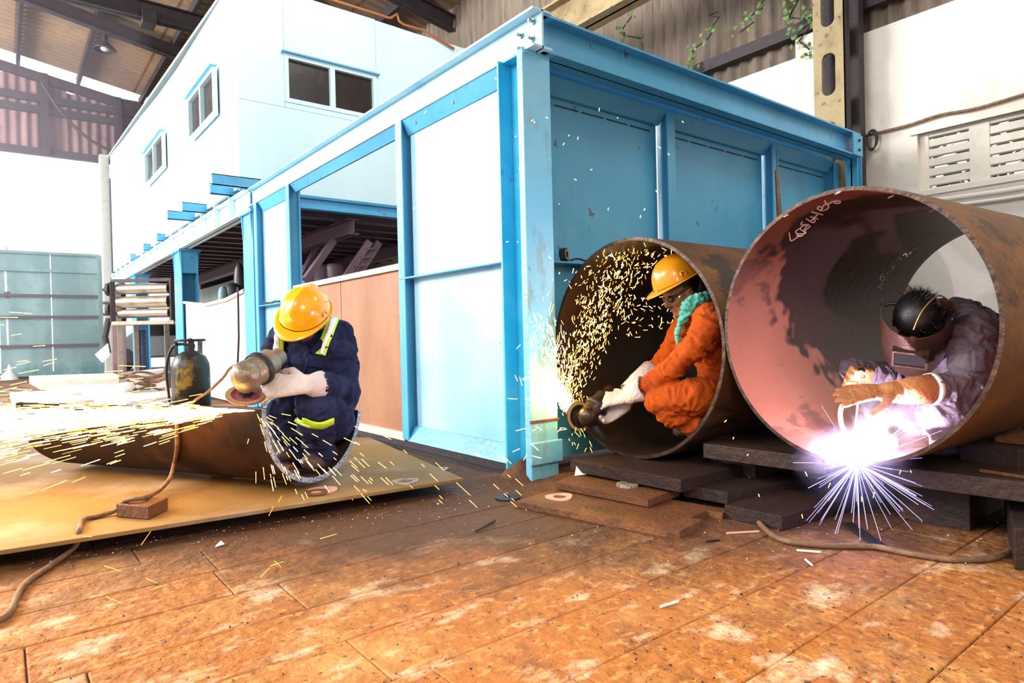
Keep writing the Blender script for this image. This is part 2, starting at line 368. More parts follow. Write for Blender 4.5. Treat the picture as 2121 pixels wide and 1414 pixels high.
# creepers
for j, (px, py, ln) in enumerate(((1295, 120, 9), (1500, 200, 14), (1600, 60, 12), (1680, 30, 16), (1420, 20, 8), (1840, 20, 20), (1655, 150, 7))):
    p = wallx(px, py)+Vector((-.09, 0, 0)); mb = MB(); vn = empty('creeper_vine', p); pts = [p+Vector((0, 0, .9))]
    for k in range(ln): pts.append(p+Vector((random.uniform(-.05, .0), random.uniform(-.12, .12)+(.04*k if j % 2 else -.03*k), .9-.9*k/ln)))
    mb.tube(pts, .009, 5).build('stem', 'stem', vn)
    lf = MB()
    for q in pts[ln//3:]:
        for _ in range(5):
            c = q+Vector((random.uniform(-.06, 0), random.uniform(-.07, .07), random.uniform(-.07, .07))); a = Vector((random.uniform(-.3, .3), random.uniform(-1, 1), random.uniform(-1, 1))).normalized()*.027
            b = a.cross(Vector((1, .2, .1))).normalized()*.019; lf.add([c-a, c+b, c+a, c-b], [(0, 1, 2, 3)])
    lf.build('leaves', 'leaf', vn)['kind'] = 'stuff'
    lab = ['creeper with few leaves at the left end of the cladding', 'creeper hanging down onto the wall top above the blue booth', 'creeper with dangling leaves in the middle of the cladding', 'leafy creeper just left of the tall holed column',
           'thin creeper high on the cladding, near the yellowed crane beam', 'thick tangle of creeper right of the holed column', 'short creeper at the girt left of the holed column'][j]
    tag(vn, lab, 'creeper')

MB().box((-9, -4.2, 0), (XR+.2, -4, 9)).build('wall_back_light_block', 'white')['kind'] = 'structure'  # unseen end wall, added to block sky light from behind the camera
# roof
ceil = struct(empty('ceiling', (2, 9, 7.3)))
SL = -.17; RZ = 7.665
sv = Vector((1, 0, SL)); nrm = Vector((-SL, 0, 1)).normalized()
px_ = -6.8
while px_ < 6.4:
    for y in np.arange(-3, 19, 2.2):
        corrugated((0, 1, 0), sv, (px_, y, RZ+SL*px_), 2.2, 2.45, .22, .036, nrm, 6).build('roof_sheet', 'roof', ceil, smooth=True)
    px_ += 2.4
for x in (-5.6, -4.3, -3.1, -1.9, -.7, .48, 1.66, 3.0, 4.3, 5.6):
    z = RZ+SL*x-.12; MB().bar((x, -3, z), (x, 19.2, z), .07, .17).build('purlin', 'darksteel', ceil)
for y in (3.5, 9.6, 15.0):
    p0 = Vector((-7, y, RZ+SL*-7-.32)); p1 = Vector((6.4, y, RZ+SL*6.4-.32)); mb = MB(); ibeam(mb, p0, p1, .16, .26, .02)
    mb.build('rafter', 'darksteel', ceil)
# lower truss chord + hanging bracket (upper left)
YT = 12.2; a_ = PY(230, 8, YT); b_ = PY(430, 52, YT); zc = (a_.z+b_.z)/2
mb = MB(); ibeam(mb, (-1.2, YT, zc), (6.2, YT, zc), .18, .30, .02); mb.build('tie_beam', 'darksteel', ceil)
q = PY(306, 22, YT); MB().box((q.x-.10, YT-.15, q.z-.26), (q.x+.10, YT+.15, zc)).build('hanger_bracket', 'darksteel', ceil)

# far gable end at y = 19.05
YG = 19.05
zg0 = 5.30
gab = struct(empty('wall_far', (0, YG, zg0)))
x = -7.0
while x < 3.2:
    top = RZ+SL*(x+.7)-.42
    corrugated((1, 0, 0), (0, 0, 1), (x, YG, zg0), 1.4, top-zg0, .20, .03, (0, -1, 0)).build('cladding_sheet', 'gable', gab, smooth=True)
    x += 1.4
for z_ in (5.36, 6.35, 6.62):
    MB().bar((-7, YG-.08, z_), (3.4, YG-.08, z_), .14, .16).build('girt', 'darksteel', gab)
for x_ in (-2.9, -1.2, .95, 2.45):
    MB().box((x_-.08, YG-.22, zg0), (x_+.08, YG-.05, RZ+SL*x_-.3)).build('gable_stud', 'darksteel', gab)
MB().bar((-7, YG-.1, RZ+SL*-7-.40), (3.4, YG-.1, RZ+SL*3.4-.40), .16, .20).build('gable_rafter', 'darksteel', gab)
pts = [Vector((.9, YG-.4, 6.9)), Vector((1.25, YG-.4, 6.3)), Vector((1.8, YG-.4, 5.75)), Vector((2.5, YG-.4, 5.45)), Vector((3.0, YG-.4, 5.4))]
tag(MB().tube(smooth_path(pts), .035, 6).build('slack_cable', 'black'), 'slack dark cable looping down the far gable', 'cable')
# rest of the far wall behind mezzanine
MB().box((2.4, YG, 2.6), (XR+.2, YG+.2, 7.0)).build('end_wall', 'gable', gab); MB().box((4.3, YG, 0), (XR+.2, YG+.2, 2.6)).build('end_wall', 'gable', gab)
# left open bay: dark header + columns (outside the frame mostly)
# gate
gate = empty('sheet_gate', (0, YG+.1, 0))
gx = [-1.7, -.55, .10, .95, 1.85]
zrows = [0.05, .72, 1.35, 1.96, 2.62, 3.0]
gtop = PY(100, 525, YG+.1).z
zrows = [0.03, gtop*.26, gtop*.49, gtop*.66, gtop*.86, gtop]
gx0 = -6.; gx1 = PY(207, 600, YG+.1).x
xs = np.linspace(gx0, gx1, 9)
for i in range(len(xs)-1):
    for j in range(len(zrows)-1):
        MB().box((xs[i]+.012, YG+.1+.01*((i+j) % 2), zrows[j]+.02), (xs[i+1]-.012, YG+.13, zrows[j+1]-.02)).build('gate_sheet', 'teal', gate)
for z_ in zrows: MB().box((gx0, YG+.04, z_-.03), (gx1, YG+.11, z_+.03)).build('rail', 'darksteel' if z_ < 2 else 'teal', gate)
for x_ in (gx0, gx1): MB().box((x_-.05, YG, 0), (x_+.05, YG+.14, gtop)).build('post', 'teal', gate)
tag(gate, 'weathered teal sheet-metal gate across the bright far opening', 'gate')
# bright far columns
x0 = PY(209, 500, YG-.3).x; x1 = PY(228, 500, YG-.3).x
tag(MB().box((x0, YG-.5, 0), (x1, YG-.25, 5.4)).build('far_post', 'galv', bevel=.01), 'pale post at the right edge of the far opening', 'post')
# leaning pole
pb = G(20, 786, 0); pt = pb+Vector((-.02, 0, 3.1)); mb = MB()
po = empty('pole', pb); MB().cyl(pb+Vector((0, 0, .02)), pt, .055, 12).build('shaft', 'galv', po, smooth=True)
MB().lathe([(0.0, 0), (.22, 0), (.20, .06), (.08, .22), (.055, .4)], pb, n=16).build('foot', 'galv', po, smooth=True)
MB().cyl(pb+Vector((0, 0, 1.9)), pb+Vector((0, 0, 2.05)), .075, 12).build('collar', 'darksteel', po, smooth=True)
tag(po, 'pale vertical pole with flared foot in front of the teal gate', 'pole')
# high bay lamp
lp = P(218, 104, 13.0); lam = empty('pendant_lamp', lp)
MB().lathe([(.20, 0), (.205, .012), (.12, .10), (.05, .17), (.05, .30), (.02, .33), (0, .33)], lp, n=24).build('lamp_shade', 'darksteel', lam, smooth=True)
MB().tube([lp+Vector((0, 0, .33)), Vector((lp.x, lp.y, RZ+SL*lp.x-.1))], .012, 6).build('cord', 'black', lam)
MB().ell(lp+Vector((0, 0, .03)), (.09, .09, .05), 12).build('bulb', 'galv', lam, smooth=True)
tag(lam, 'bell-shaped pendant lamp hanging from the roof at upper left', 'lamp')

# tall holed column (right of booth)
def plate_holes(mb, o, u, v, wd, z0, hs, cell, th, hw, hh, n, mi=0):
    """vertical plate in plane u (width) x z, stadium holes; n = number of cells"""
    o = Vector(o); u = Vector(u); nn = Vector(v)*th
    for k in range(n):
        cz = z0+cell*(k+.5); cu = wd/2; ring = []; outr = []; ca = math.atan2(cell, wd); NA = 28
        angs = sorted([2*pi*i/24+.01 for i in range(24)]+[ca, pi-ca, pi+ca, 2*pi-ca])
        for a in angs:
            sx = cos(a)*hw; sz = sin(a)*hw+(hh-hw)*(1 if sin(a) > 0 else -1); ring.append((cu+sx, cz+sz))
            m_ = max(abs(cos(a))/(wd/2), abs(sin(a))/(cell/2)); outr.append((cu+cos(a)/m_, cz+sin(a)/m_))
        vs = [o+u*a+Vector((0, 0, z)) for a, z in outr]+[o+u*a+Vector((0, 0, z)) for a, z in ring]
        vs += [p+nn for p in vs]
        fs = []
        for i in range(NA):
            j = (i+1) % NA; fs += [(i, j, NA+j, NA+i), (2*NA+i, 3*NA+i, 3*NA+j, 2*NA+j), (NA+i, NA+j, 3*NA+j, 3*NA+i)]
        mb.add(vs, fs, mi)
colu = empty('holed_column', (6.0, 2.8, 0)); mb = MB()
plate_holes(mb, (5.93, 2.96, 0), (0, -1, 0), (1, 0, 0), .27, .25, 0, .62, .025, .062, .19, 11)
mb.build('front_plate', 'yellowsteel', colu)
MB().box((5.955, 2.675, 0), (6.02, 2.70, 7)).build('side_flange', 'darksteel', colu)
MB().box((6.12, 2.64, 0), (6.22, 2.98, 7)).build('rear_channel', 'darksteel', colu)
MB().box((5.955, 2.94, 0), (6.02, 2.965, 7)).build('side_flange', 'darksteel', colu)
tag(colu, 'tall yellowed steel column with oval holes beside the white wall', 'column')
# slender far wall pilaster + crane beam
q = wallx(1680, 200)
tag(MB().box((XR-.10, q.y-.10, 0), (XR-.001, q.y+.10, 3.6)).build('wall_pilaster', 'white', bevel=.01), 'narrow greyish pilaster on the white wall left of the holed column', 'pilaster')
zb_ = PX(1203, 64, 5.3).z
mb = MB(); ibeam(mb, (5.3, 1.0, zb_+.22), (5.3, 18.5, zb_+.22), .24, .44, .03)
tag(mb.build('crane_beam', 'yellowsteel'), 'yellowed crane runway beam under the roof above the booth', 'beam')

# ================================================================== MEZZANINE + OFFICE BOX
XL = 2.15
mezz = empty('mezzanine', (XL, 7.6, 0))
mz0, mz1 = 2.17, 2.43
mb = MB(); ibeam(mb, (XL+.06, 7.45, (mz0+mz1)/2), (XL+.06, 18.8, (mz0+mz1)/2), .14, mz1-mz0, .016); mb.build('edge_beam', 'pale', mezz)
for k in range(16):
    y = 8.0+k*.68
    MB().box((XL-.015, y, mz0+.02), (XL+.05, y+.016, mz1+.05)).build('stiffener', 'pale', mezz)
for k, (bp, tpx) in enumerate((((505, 400), (440, 396)), ((480, 412), (436, 410)), ((425, 436), (378, 432)), ((400, 450), (347, 446)), ((340, 487), (325, 484)), ((310, 503), (297, 500)), ((280, 520), (270, 517)))):
    bpt = PX(bp[0], bp[1], XL); y = bpt.y; z = bpt.z; ln = XL-PY(tpx[0], tpx[1], y).x; z = 2.45 if k < 4 else 2.43
    mb = MB(); mb.box((XL-ln, y, z), (XL+.3, y+.012, z+.12)); mb.box((XL-ln, y, z+.11), (XL+.3, y+.07, z+.12)); mb.box((XL-ln, y, z), (XL+.3, y+.07, z+.01))
    mb.build('joist_end', 'blue', mezz)
def mez_column(y, d, w_):
    mb = MB()
    mb.box((XL, y, 0), (XL+.018, y+d, mz0-.02)); mb.box((XL+w_-.018, y, 0), (XL+w_, y+d, mz0-.02)); mb.box((XL+.018, y+d*.45, 0), (XL+w_-.018, y+d*.45+.014, mz0-.02))
    mb.build('column', 'blue', mezz, bevel=.003)
    MB().box((XL-.03, y-.04, mz0-.03), (XL+w_+.04, y+d+.04, mz0)).build('cap_plate', 'blue', mezz)
    for yy in (y+.01, y+d-.03):
        MB().prism([Vector((XL-.02, yy, mz0-.03)), Vector((XL+w_+.02, yy, mz0-.03)), Vector((XL+w_, yy, mz0-.36)), Vector((XL, yy, mz0-.36))], .0, down=(0, .016, 0)).build('gusset', 'blue', mezz)
mez_column(7.18, .36, .22); mez_column(10.7, .5, .24); mez_column(14.9, .5, .24)
# underside deck & joists
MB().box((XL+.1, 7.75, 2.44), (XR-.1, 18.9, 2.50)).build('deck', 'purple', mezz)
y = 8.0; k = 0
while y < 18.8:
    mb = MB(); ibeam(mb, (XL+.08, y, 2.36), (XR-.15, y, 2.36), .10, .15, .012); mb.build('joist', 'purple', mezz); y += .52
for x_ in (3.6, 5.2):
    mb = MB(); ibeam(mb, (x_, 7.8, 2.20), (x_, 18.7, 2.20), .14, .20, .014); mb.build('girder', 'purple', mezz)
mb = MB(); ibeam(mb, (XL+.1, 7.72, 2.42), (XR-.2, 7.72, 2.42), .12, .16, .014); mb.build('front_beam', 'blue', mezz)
tag(mezz, 'blue steel mezzanine frame carrying the office box, with columns and joists', 'platform')

office = empty('office_box', (XL, 7.7, 2.52)); oz = 2.50; ox = XL+.02; oy = 7.7
tops = [(493, -60), (455, 0), (418, 60), (365, 145), (325, 200), (290, 243), (255, 290), (228, 322)]
tp = [PX(a, b, ox) for a, b in tops]; tp[0] = Vector((ox, oy, 4.95))
bot = [Vector((ox, p.y, oz)) for p in tp]
zt = 4.86
# left wall: sheets
for i in range(len(tp)-1):
    a, b = tp[i], tp[i+1]; wob = .012*(-1)**i
    mb = MB(); zs = [oz, 3.15, 4.0, None]
    for s_ in (0,):
        vs = [(ox, a.y, oz), (ox, b.y, oz), (ox, b.y, b.z), (ox, a.y, a.z), (ox+.04, a.y, oz), (ox+.04, b.y, oz), (ox+.04, b.y, b.z), (ox+.04, a.y, a.z)]
        mb.add(vs, [(0, 3, 2, 1), (4, 5, 6, 7), (0, 1, 5, 4), (3, 7, 6, 2), (0, 4, 7, 3), (1, 2, 6, 5)])
    mb.build('wall_sheet', 'pale', office)
# front wall with a window opening
def YP(px, py): return PY(px, py, oy)
wz0, wz1 = YP(590, 212).z, YP(590, 112).z; wxa, wxb = YP(587, 150).x, YP(778, 190).x
xe = 5.6; seam = YP(494, 205).z
for (a, b, c, d) in ((ox, xe, oz, seam), (ox, wxa, seam, zt+.04), (wxb, xe, seam, zt), (wxa, wxb, wz1, zt+.02), (wxa, wxb, seam, wz0)):
    if d-c > .005 and b-a > .005:
        MB().box((a+.002, oy-.03, c+.002), (b-.002, oy, d-.002)).build('wall_sheet', 'pale', office)
MB().prism([Vector((ox, oy, zt+.05)), Vector((xe, oy, zt)), Vector((xe, 18.9, zt+.35)), Vector((ox, 18.9, 5.4))], .04).build('roof_sheet', 'pale', office)
MB().box((ox, oy-.035, oz-.03), (xe, oy+.02, oz)).build('base_trim', 'blue', office)
MB().box((ox, 18.85, oz), (xe, 18.9, 4.9)).build('wall_sheet', 'pale', office)
def window(name, org, u, n, wd, hh, par, thick=.05):
    """two-pane window; org = lower-left, u along, n outward"""
    o = Vector(org); u = Vector(u); n = Vector(n)
    fr = empty(name, o); fr.parent = par; fr.location = o-par.location
    def b(u0, u1, z0, z1, d0, d1, nm, mt):
        mb = MB(); vs = []
        for d in (d0, d1):
            for (a, z) in ((u0, z0), (u1, z0), (u1, z1), (u0, z1)): vs.append(o+u*a+Vector((0, 0, z))+n*d)
        mb.add(vs, [(0, 1, 2, 3), (7, 6, 5, 4), (0, 4, 5, 1), (1, 5, 6, 2), (2, 6, 7, 3), (3, 7, 4, 0)])
        ob = mb.build(nm, mt); ob.parent = fr; ob.location = -o
    t = thick
    b(-t, wd+t, -t, 0, -.02, .03, 'frame_rail', 'pale'); b(-t, wd+t, hh, hh+t, -.02, .03, 'frame_rail', 'pale')
    b(-t, 0, 0, hh, -.02, .03, 'frame_stile', 'pale'); b(wd, wd+t, 0, hh, -.02, .03, 'frame_stile', 'pale')
    b(wd/2-t*.6, wd/2+t*.6, 0, hh, -.02, .03, 'mullion', 'pale')
    b(0, wd/2-t*.6, 0, hh, -.035, -.02, 'pane', 'glass'); b(wd/2+t*.6, wd, 0, hh, -.035, -.02, 'pane', 'glass')
    b(-t*1.6, wd+t*1.6, hh+t, hh+t*1.35, -.01, .07, 'drip_edge', 'blue')
    return fr
window('office_window', (wxa+.05, oy-.01, wz0+.05), (1, 0, 0), (0, -1, 0), wxb-wxa-.1, wz1-wz0-.1, office)
for (pa, pb_) in (((452, 150, 235), (402, 215, 285)), ((345, 280, 345), (309, 315, 360))):
    a1 = PX(pa[0], pa[1], ox); a0 = PX(pa[0], pa[2], ox); c1 = PX(pb_[0], pb_[1], ox)
    window('office_window', (ox-.045, c1.y, a0.z), (0, -1, 0), (-1, 0, 0), c1.y-a1.y, a1.z-a0.z, office, .045)
tag(office, 'pale blue sheet-metal office box with dark windows on top of the mezzanine', 'cabin')
# copper pipe & cable on roof edge
pts = [YP(660, 0), YP(790, 40), YP(797, 43), YP(805, 44), YP(818, 36), YP(822, 50), YP(832, 58), YP(870, 68), YP(900, 85), YP(936, 107)]
tag(MB().tube([p+Vector((0, -.06, .02)) for p in pts], .016, 6).build('copper_pipe', 'copper', smooth=True), 'bent copper pipe along the top edge of the office box', 'pipe')

# pale green partition below mezzanine
MB_p = MB().box((4.15, 12.0, 0), (4.2, 18.9, 2.15)); tag(MB_p.build('partition_wall', 'palegreen'), 'pale green partition standing behind the far hoarding', 'partition')
# dark items on hoarding
for j, (px, py, h_, w_) in enumerate(((462, 612, .24, .13), (483, 608, .26, .26), (497, 600, .5, .16))):
    c = P(px, py, 9.2+j*.1); mb = MB()
    mb.lathe([(w_/2, -.5), (w_/2, h_*.55), (w_/2*.8, h_*.8), (w_/2*.4, h_*.95), (0, h_)], c-Vector((0, 0, .1)), n=14)
    tag(mb.build('gas_bottle', 'teal' if j == 0 else 'black', smooth=True), ['slim green bottle seen over the far hoarding', 'rounded dark bottle seen over the far hoarding', 'tall dark bottle beside the blue mezzanine column'][j], 'bottle')
# interior ladder & beams
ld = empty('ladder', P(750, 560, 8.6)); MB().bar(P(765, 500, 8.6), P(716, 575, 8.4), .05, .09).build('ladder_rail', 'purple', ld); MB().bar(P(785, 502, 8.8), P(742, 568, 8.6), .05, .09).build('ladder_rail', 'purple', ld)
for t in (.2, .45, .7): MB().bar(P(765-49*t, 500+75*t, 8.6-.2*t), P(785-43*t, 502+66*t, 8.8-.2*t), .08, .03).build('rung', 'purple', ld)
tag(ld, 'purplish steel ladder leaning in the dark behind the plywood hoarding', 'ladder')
tag(MB().bar(P(691, 498, 8.4), P(632, 580, 8.0), .06, .08).build('prop_bar', 'purple'), 'slanted dark prop bar inside, left of the ladder', 'bar')
tag(MB().bar(P(655, 512, 9.2), P(615, 590, 8.6), .05, .07).build('prop_bar', 'purple'), 'thinner slanted bar inside, beside the blue stud', 'bar')
for j, (px, py, r_) in enumerate(((640, 572, .16), (662, 566, .13), (693, 563, .12))):
    c = P(px, py, 9.0); mb = MB(); mb.lathe([(0, 0), (r_, 0), (r_, r_*1.5), (r_*.8, r_*1.9), (0, r_*1.95)], c-Vector((0, 0, r_)), n=16)
    tag(mb.build('drum', 'purple', smooth=True), ['dark round drum behind hoarding, nearest the blue stud', 'round drum behind hoarding, middle one of three', 'round drum behind hoarding, nearest the ladder'][j], 'drum')

# ================================================================== BLUE BOOTH
booth = empty('steel_booth', (XL, 2.55, 0))
bz0, bz1 = 2.215, 2.415
# top beams
mb = MB(); ibeam(mb, (XL+.065, 2.50, (bz0+bz1)/2), (XL+.065, 7.35, (bz0+bz1)/2), .13, bz1-bz0, .014); mb.build('top_beam', 'lit_panel', booth, bevel=.002)
mb = MB(); ibeam(mb, (2.24, 2.60, (bz0+bz1)/2+.0), (5.86, 2.60, (bz0+bz1)/2), .15, bz1-bz0, .014); mb.build('top_beam', 'blue', booth, bevel=.002)
# bolts on beam end
for (y, z) in ((2.56, bz0+.155), (2.66, bz0+.12), (2.66, bz0+.05), (2.57, bz0+.07)):
    mb = MB(); mb.tube([(XL+.058, y, z), (XL+.046, y, z)], .016, 6); mb.tube([(XL+.058, y, z), (XL+.020, y, z)], .008, 8); mb.build('bolt', 'bolt', booth)
# corner post: H section
mb = MB(); mb.box((2.118, 2.553, 0), (2.305, 2.60, bz0)); mb.build('post_flange', 'blue_post', booth, bevel=.004)
MB().box((2.205, 2.60, .02), (2.222, 2.845, bz0)).build('post_web', 'blue_web', booth)
MB().box((2.118, 2.755, 0), (2.205, 2.77, bz0)).build('post_flange', 'blue_web', booth, bevel=.002)
MB().box((2.14, 2.60, bz0-.012), (2.29, 2.745, bz0)).build('cap_plate', 'blue_web', booth)
MB().prism([(2.10, 2.530, .20), (2.318, 2.530, .20), (2.318, 2.553, .20), (2.10, 2.553, .20)], .115).build('foot_patch', 'blue_post', booth, bevel=.006)
MB().box((2.112, 2.546, .30), (2.31, 2.5535, .312)).build('weld_seam', 'rustplate', booth)
# weld bead on top of post
mb = MB()
for k in range(16): mb.ell((2.128+k*.011, 2.551, bz0-.022+.004*random.random()), (.008, .006, .007), 6)
mb.build('weld_bead', 'blue_post', booth, smooth=True)
# left face
ys = [2.765, 3.885, 6.05, 6.15]
def stud_y(y, z0=.06, z1=bz0, m1='blue'):
    mb = MB(); mb.box((XL, y, z0), (XL+.012, y+.085, z1)); mb.box((XL+.012, y+.036, z0), (XL+.10, y+.048, z1)); mb.box((XL+.10, y, z0), (XL+.112, y+.085, z1)); mb.build('stud', m1, booth, bevel=.002)
stud_y(3.885); stud_y(6.06); stud_y(7.05)
def panel_y(y0, y1, z0, z1, m_='lit_panel'):
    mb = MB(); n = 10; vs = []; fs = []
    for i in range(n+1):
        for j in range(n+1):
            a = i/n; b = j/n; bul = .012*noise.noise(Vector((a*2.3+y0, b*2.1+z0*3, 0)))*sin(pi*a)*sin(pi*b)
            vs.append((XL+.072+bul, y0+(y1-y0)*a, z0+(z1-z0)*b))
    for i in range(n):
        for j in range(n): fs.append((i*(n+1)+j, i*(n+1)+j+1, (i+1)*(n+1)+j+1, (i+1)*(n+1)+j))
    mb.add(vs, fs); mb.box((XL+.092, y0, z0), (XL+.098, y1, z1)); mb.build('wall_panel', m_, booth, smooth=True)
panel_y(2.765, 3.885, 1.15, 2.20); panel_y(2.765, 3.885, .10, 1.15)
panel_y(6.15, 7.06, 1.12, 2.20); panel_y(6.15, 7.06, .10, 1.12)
for (y0, y1, z) in ((2.765, 3.96, 1.150), (6.15, 7.06, 1.12)):
    MB().box((XL-.005, y0, z), (XL+.09, y1, z+.009)).build('mid_rail', 'blue', booth)
    MB().prism([Vector((XL+.01, y0, bz0)), Vector((XL+.07, y0, bz0)), Vector((XL+.075, y0, bz0-.09)), Vector((XL+.06, y0, bz0-.09))], 0, down=(0, y1-y0-.06, 0)).build('head_channel', 'blue', booth)
    MB().prism([Vector((XL+.00, y0, .055)), Vector((XL+.07, y0, .055)), Vector((XL+.07, y0, .15)), Vector((XL+.055, y0, .15))], 0, down=(0, y1-y0-.06, 0)).build('sill_channel', 'blue', booth)
MB().prism([Vector((XL+.01, 3.97, bz0)), Vector((XL+.07, 3.97, bz0)), Vector((XL+.075, 3.97, bz0-.07)), Vector((XL+.06, 3.97, bz0-.07))], 0, down=(0, 2.08, 0)).build('head_channel', 'blue', booth)
for y in (2.86, 3.3, 3.75): MB().tube([(XL+.055, y, bz0-.035), (XL+.03, y, bz0-.045)], .010, 6).build('bolt', 'bolt', booth)
mb = MB(); mb.box((XL-.06, 2.77, 0), (XL+.10, 7.2, .02)); mb.box((XL-.02, 2.77, .02), (XL-.012, 7.2, .055)); mb.build('floor_track', 'darksteel', booth)
# right face
YB = 2.85
def stud_x(x, z0=.08, z1=bz0):
    mb = MB(); mb.box((x, 2.735, z0), (x+.085, 2.747, z1)); mb.box((x+.036, 2.747, z0), (x+.048, YB, z1)); mb.build('stud', 'blue', booth, bevel=.002)
for x in (3.50, 4.80, 5.82): stud_x(x)
def panel_x(x0, x1, z0, z1):
    mb = MB(); n = 10; vs = []; fs = []
    for i in range(n+1):
        for j in range(n+1):
            a = i/n; b = j/n; vs.append((x0+(x1-x0)*a, YB-.02-.014*noise.noise(Vector((a*2.3+x0, b*2.1+z0*3, 4)))*sin(pi*a)*sin(pi*b), z0+(z1-z0)*b))
    for i in range(n):
        for j in range(n): fs.append((i*(n+1)+j, (i+1)*(n+1)+j, (i+1)*(n+1)+j+1, i*(n+1)+j+1))
    mb.add(vs, fs); mb.box((x0, YB, z0), (x1, YB+.006, z1)); mb.build('wall_panel', 'blue', booth, smooth=True)
xs = [2.30, 3.50, 4.80, 5.84]
for i in range(3):
    x0, x1 = xs[i]+(.09 if i else 0), xs[i+1]
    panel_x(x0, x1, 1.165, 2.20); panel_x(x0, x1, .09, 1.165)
    MB().box((x0-.09, 2.735, 1.160), (x1, YB-.005, 1.169)).build('mid_rail', 'blue', booth)
    MB().prism([Vector((x0, 2.735, bz0)), Vector((x0, 2.82, bz0)), Vector((x0, 2.822, bz0-.08)), Vector((x0, 2.80, bz0-.08))], 0, down=(x1-x0, 0, 0)).build('head_channel', 'blue', booth)
    MB().box((x0, 2.735, .055), (x1, 2.81, .15)).build('sill_channel', 'blue', booth)
    n = 5
    for k in range(n):
        xa = x0+.06+(x1-x0-.1)*k/n; MB().box((xa, 2.822, bz0-.125), (xa+(x1-x0)/n*.8, 2.828, bz0-.119)).build('stitch_weld', 'darksteel', booth)
MB().box((2.30, 2.80, 2.19), (5.84, 2.848, 2.41)).build('header_plate', 'blue', booth)
for z_ in (.155,): MB().box((2.3, 2.72, 0), (5.85, 2.80, .02)).build('floor_track', 'darksteel', booth)
MB().box((5.70, 2.515, bz0+.0), (5.87, 2.53, bz1-.02)).build('end_bracket', 'blue', booth, bevel=.003)
for z_ in (bz0+.05, bz0+.13): MB().tube([(5.80, 2.515, z_), (5.80, 2.505, z_)], .012, 8).build('bolt', 'black', booth)
mb = MB(); ibeam(mb, (5.93, 2.62, 0), (5.93, 2.62, bz0+.1), .10, .09, .012, up=(1, 0, 0)); mb.build('end_post', 'blue', booth)
tag(booth, 'large bright blue steel-framed booth with panelled sides and a rust-stained corner post', 'booth')

# hoardings
hd = empty('plywood_hoarding', (2.2, 5, 0))
for (y0, y1) in ((3.985, 5.02), (5.03, 6.05)): MB().box((2.19, y0, .10), (2.208, y1, 1.225)).build('plywood_sheet', 'ply', hd)
MB().box((2.165, 3.98, 1.225), (2.23, 6.05, 1.265)).build('top_batten', 'galv', hd); MB().box((2.17, 3.98, .02), (2.22, 6.05, .10)).build('bottom_batten', 'plyfar', hd)
tag(hd, 'brown plywood hoarding with white top batten, behind the worker in navy', 'hoarding')
hd = empty('plywood_hoarding', (2.2, 9, 0))
MB().prism([Vector((2.19, 7.6, .03)), Vector((2.19, 7.6, 1.33)), Vector((2.19, 8.4, 1.27)), Vector((2.19, 9.4, 1.26)), Vector((2.19, 10.65, 1.36)), Vector((2.19, 10.65, .03))], 0, down=(.018, 0, 0)).build('plywood_sheet', 'plyfar', hd)
MB().tube([(2.17, 7.6, 1.33), (2.17, 8.4, 1.27), (2.17, 9.4, 1.26), (2.17, 10.65, 1.36)], .022, 6).build('top_batten', 'galv', hd)
MB().tube([(2.15, 7.78, 1.38), (2.15, 7.80, .8), (2.14, 7.86, .4), (2.12, 7.8, 0.02)], .012, 6).build('hanging_cable', 'black', hd)
tag(hd, 'pale washed-out plywood hoarding between the two blue mezzanine columns', 'hoarding')

# ================================================================== FAR LEFT THINGS
ym = 9.9; c0 = G(300, 806, 0)
rm = empty('roller_machine', c0); ux = RT.copy(); ux.z = 0; ux.normalize(); uy = Vector((-ux.y, ux.x, 0))
def L2(a, b, z): return c0+ux*a+uy*b+Vector((0, 0, z))
for a in (-.36, .42):
    for b in (-.05, .42): MB().bar(L2(a, b, 0), L2(a, b, 1.08), .07, .07, (1, 0, 0)).build('leg', 'roller', rm)
MB().bar(L2(-.48, .18, 1.11), L2(.55, .18, 1.11), .52, .06).build('bed_plate', 'roller', rm)
for a in (-.50, .50):
    MB().bar(L2(a, .0, 1.12), L2(a, .0, 1.80), .07, .16, (0, 1, 0)).build('side_frame', 'darksteel', rm); MB().bar(L2(a, .3, 1.12), L2(a, .3, 1.80), .07, .12, (0, 1, 0)).build('side_frame', 'darksteel', rm)
for z_, r_ in ((1.27, .075), (1.46, .10), (1.68, .085)):
    MB().cyl(L2(-.42, .05, z_), L2(.42, .05, z_), r_, 18).build('roller', 'roller', rm, smooth=True)
    MB().cyl(L2(-.68, .05, z_), L2(.62, .05, z_), .025, 8).build('roller_shaft', 'darksteel', rm)
for z_ in (1.35, 1.68): MB().cyl(L2(-.60, .05, z_), L2(-.55, .05, z_), .11, 14).build('gear_wheel', 'darksteel', rm)
MB().bar(L2(-.5, .0, 1.82), L2(.5, .0, 1.82), .05, .05).build('top_bar', 'darksteel', rm)
MB().tube([L2(-.60, .05, 1.2), L2(-.64, 0, .9), L2(-.60, 0, .62)], .05, 8).build('hand_lever', 'darksteel', rm)
tag(rm, 'three-roller bending machine on tall grey legs, left of the far column', 'machine')
tag(MB().tube([L2(-.30, .5, 1.0)+Vector((0, 0, .02*sin(k*2.5))) - Vector((0, 0, k*.045)) for k in range(22)], [.055+.012*(k % 2) for k in range(22)], 10).build('ribbed_hose', mat('blue_hose', (.03, .06, .16), .5)), 'dark blue ribbed hose hanging behind the roller machine', 'hose')
tag(MB().prism([L2(-.55, -.08, .78), L2(-.78, -.06, .60), L2(-.66, -.06, .46), L2(-.52, -.08, .58)], .0, down=uy*.02).build('paper_tag', 'paper'), 'white rag on the left leg of the roller machine', 'rag')
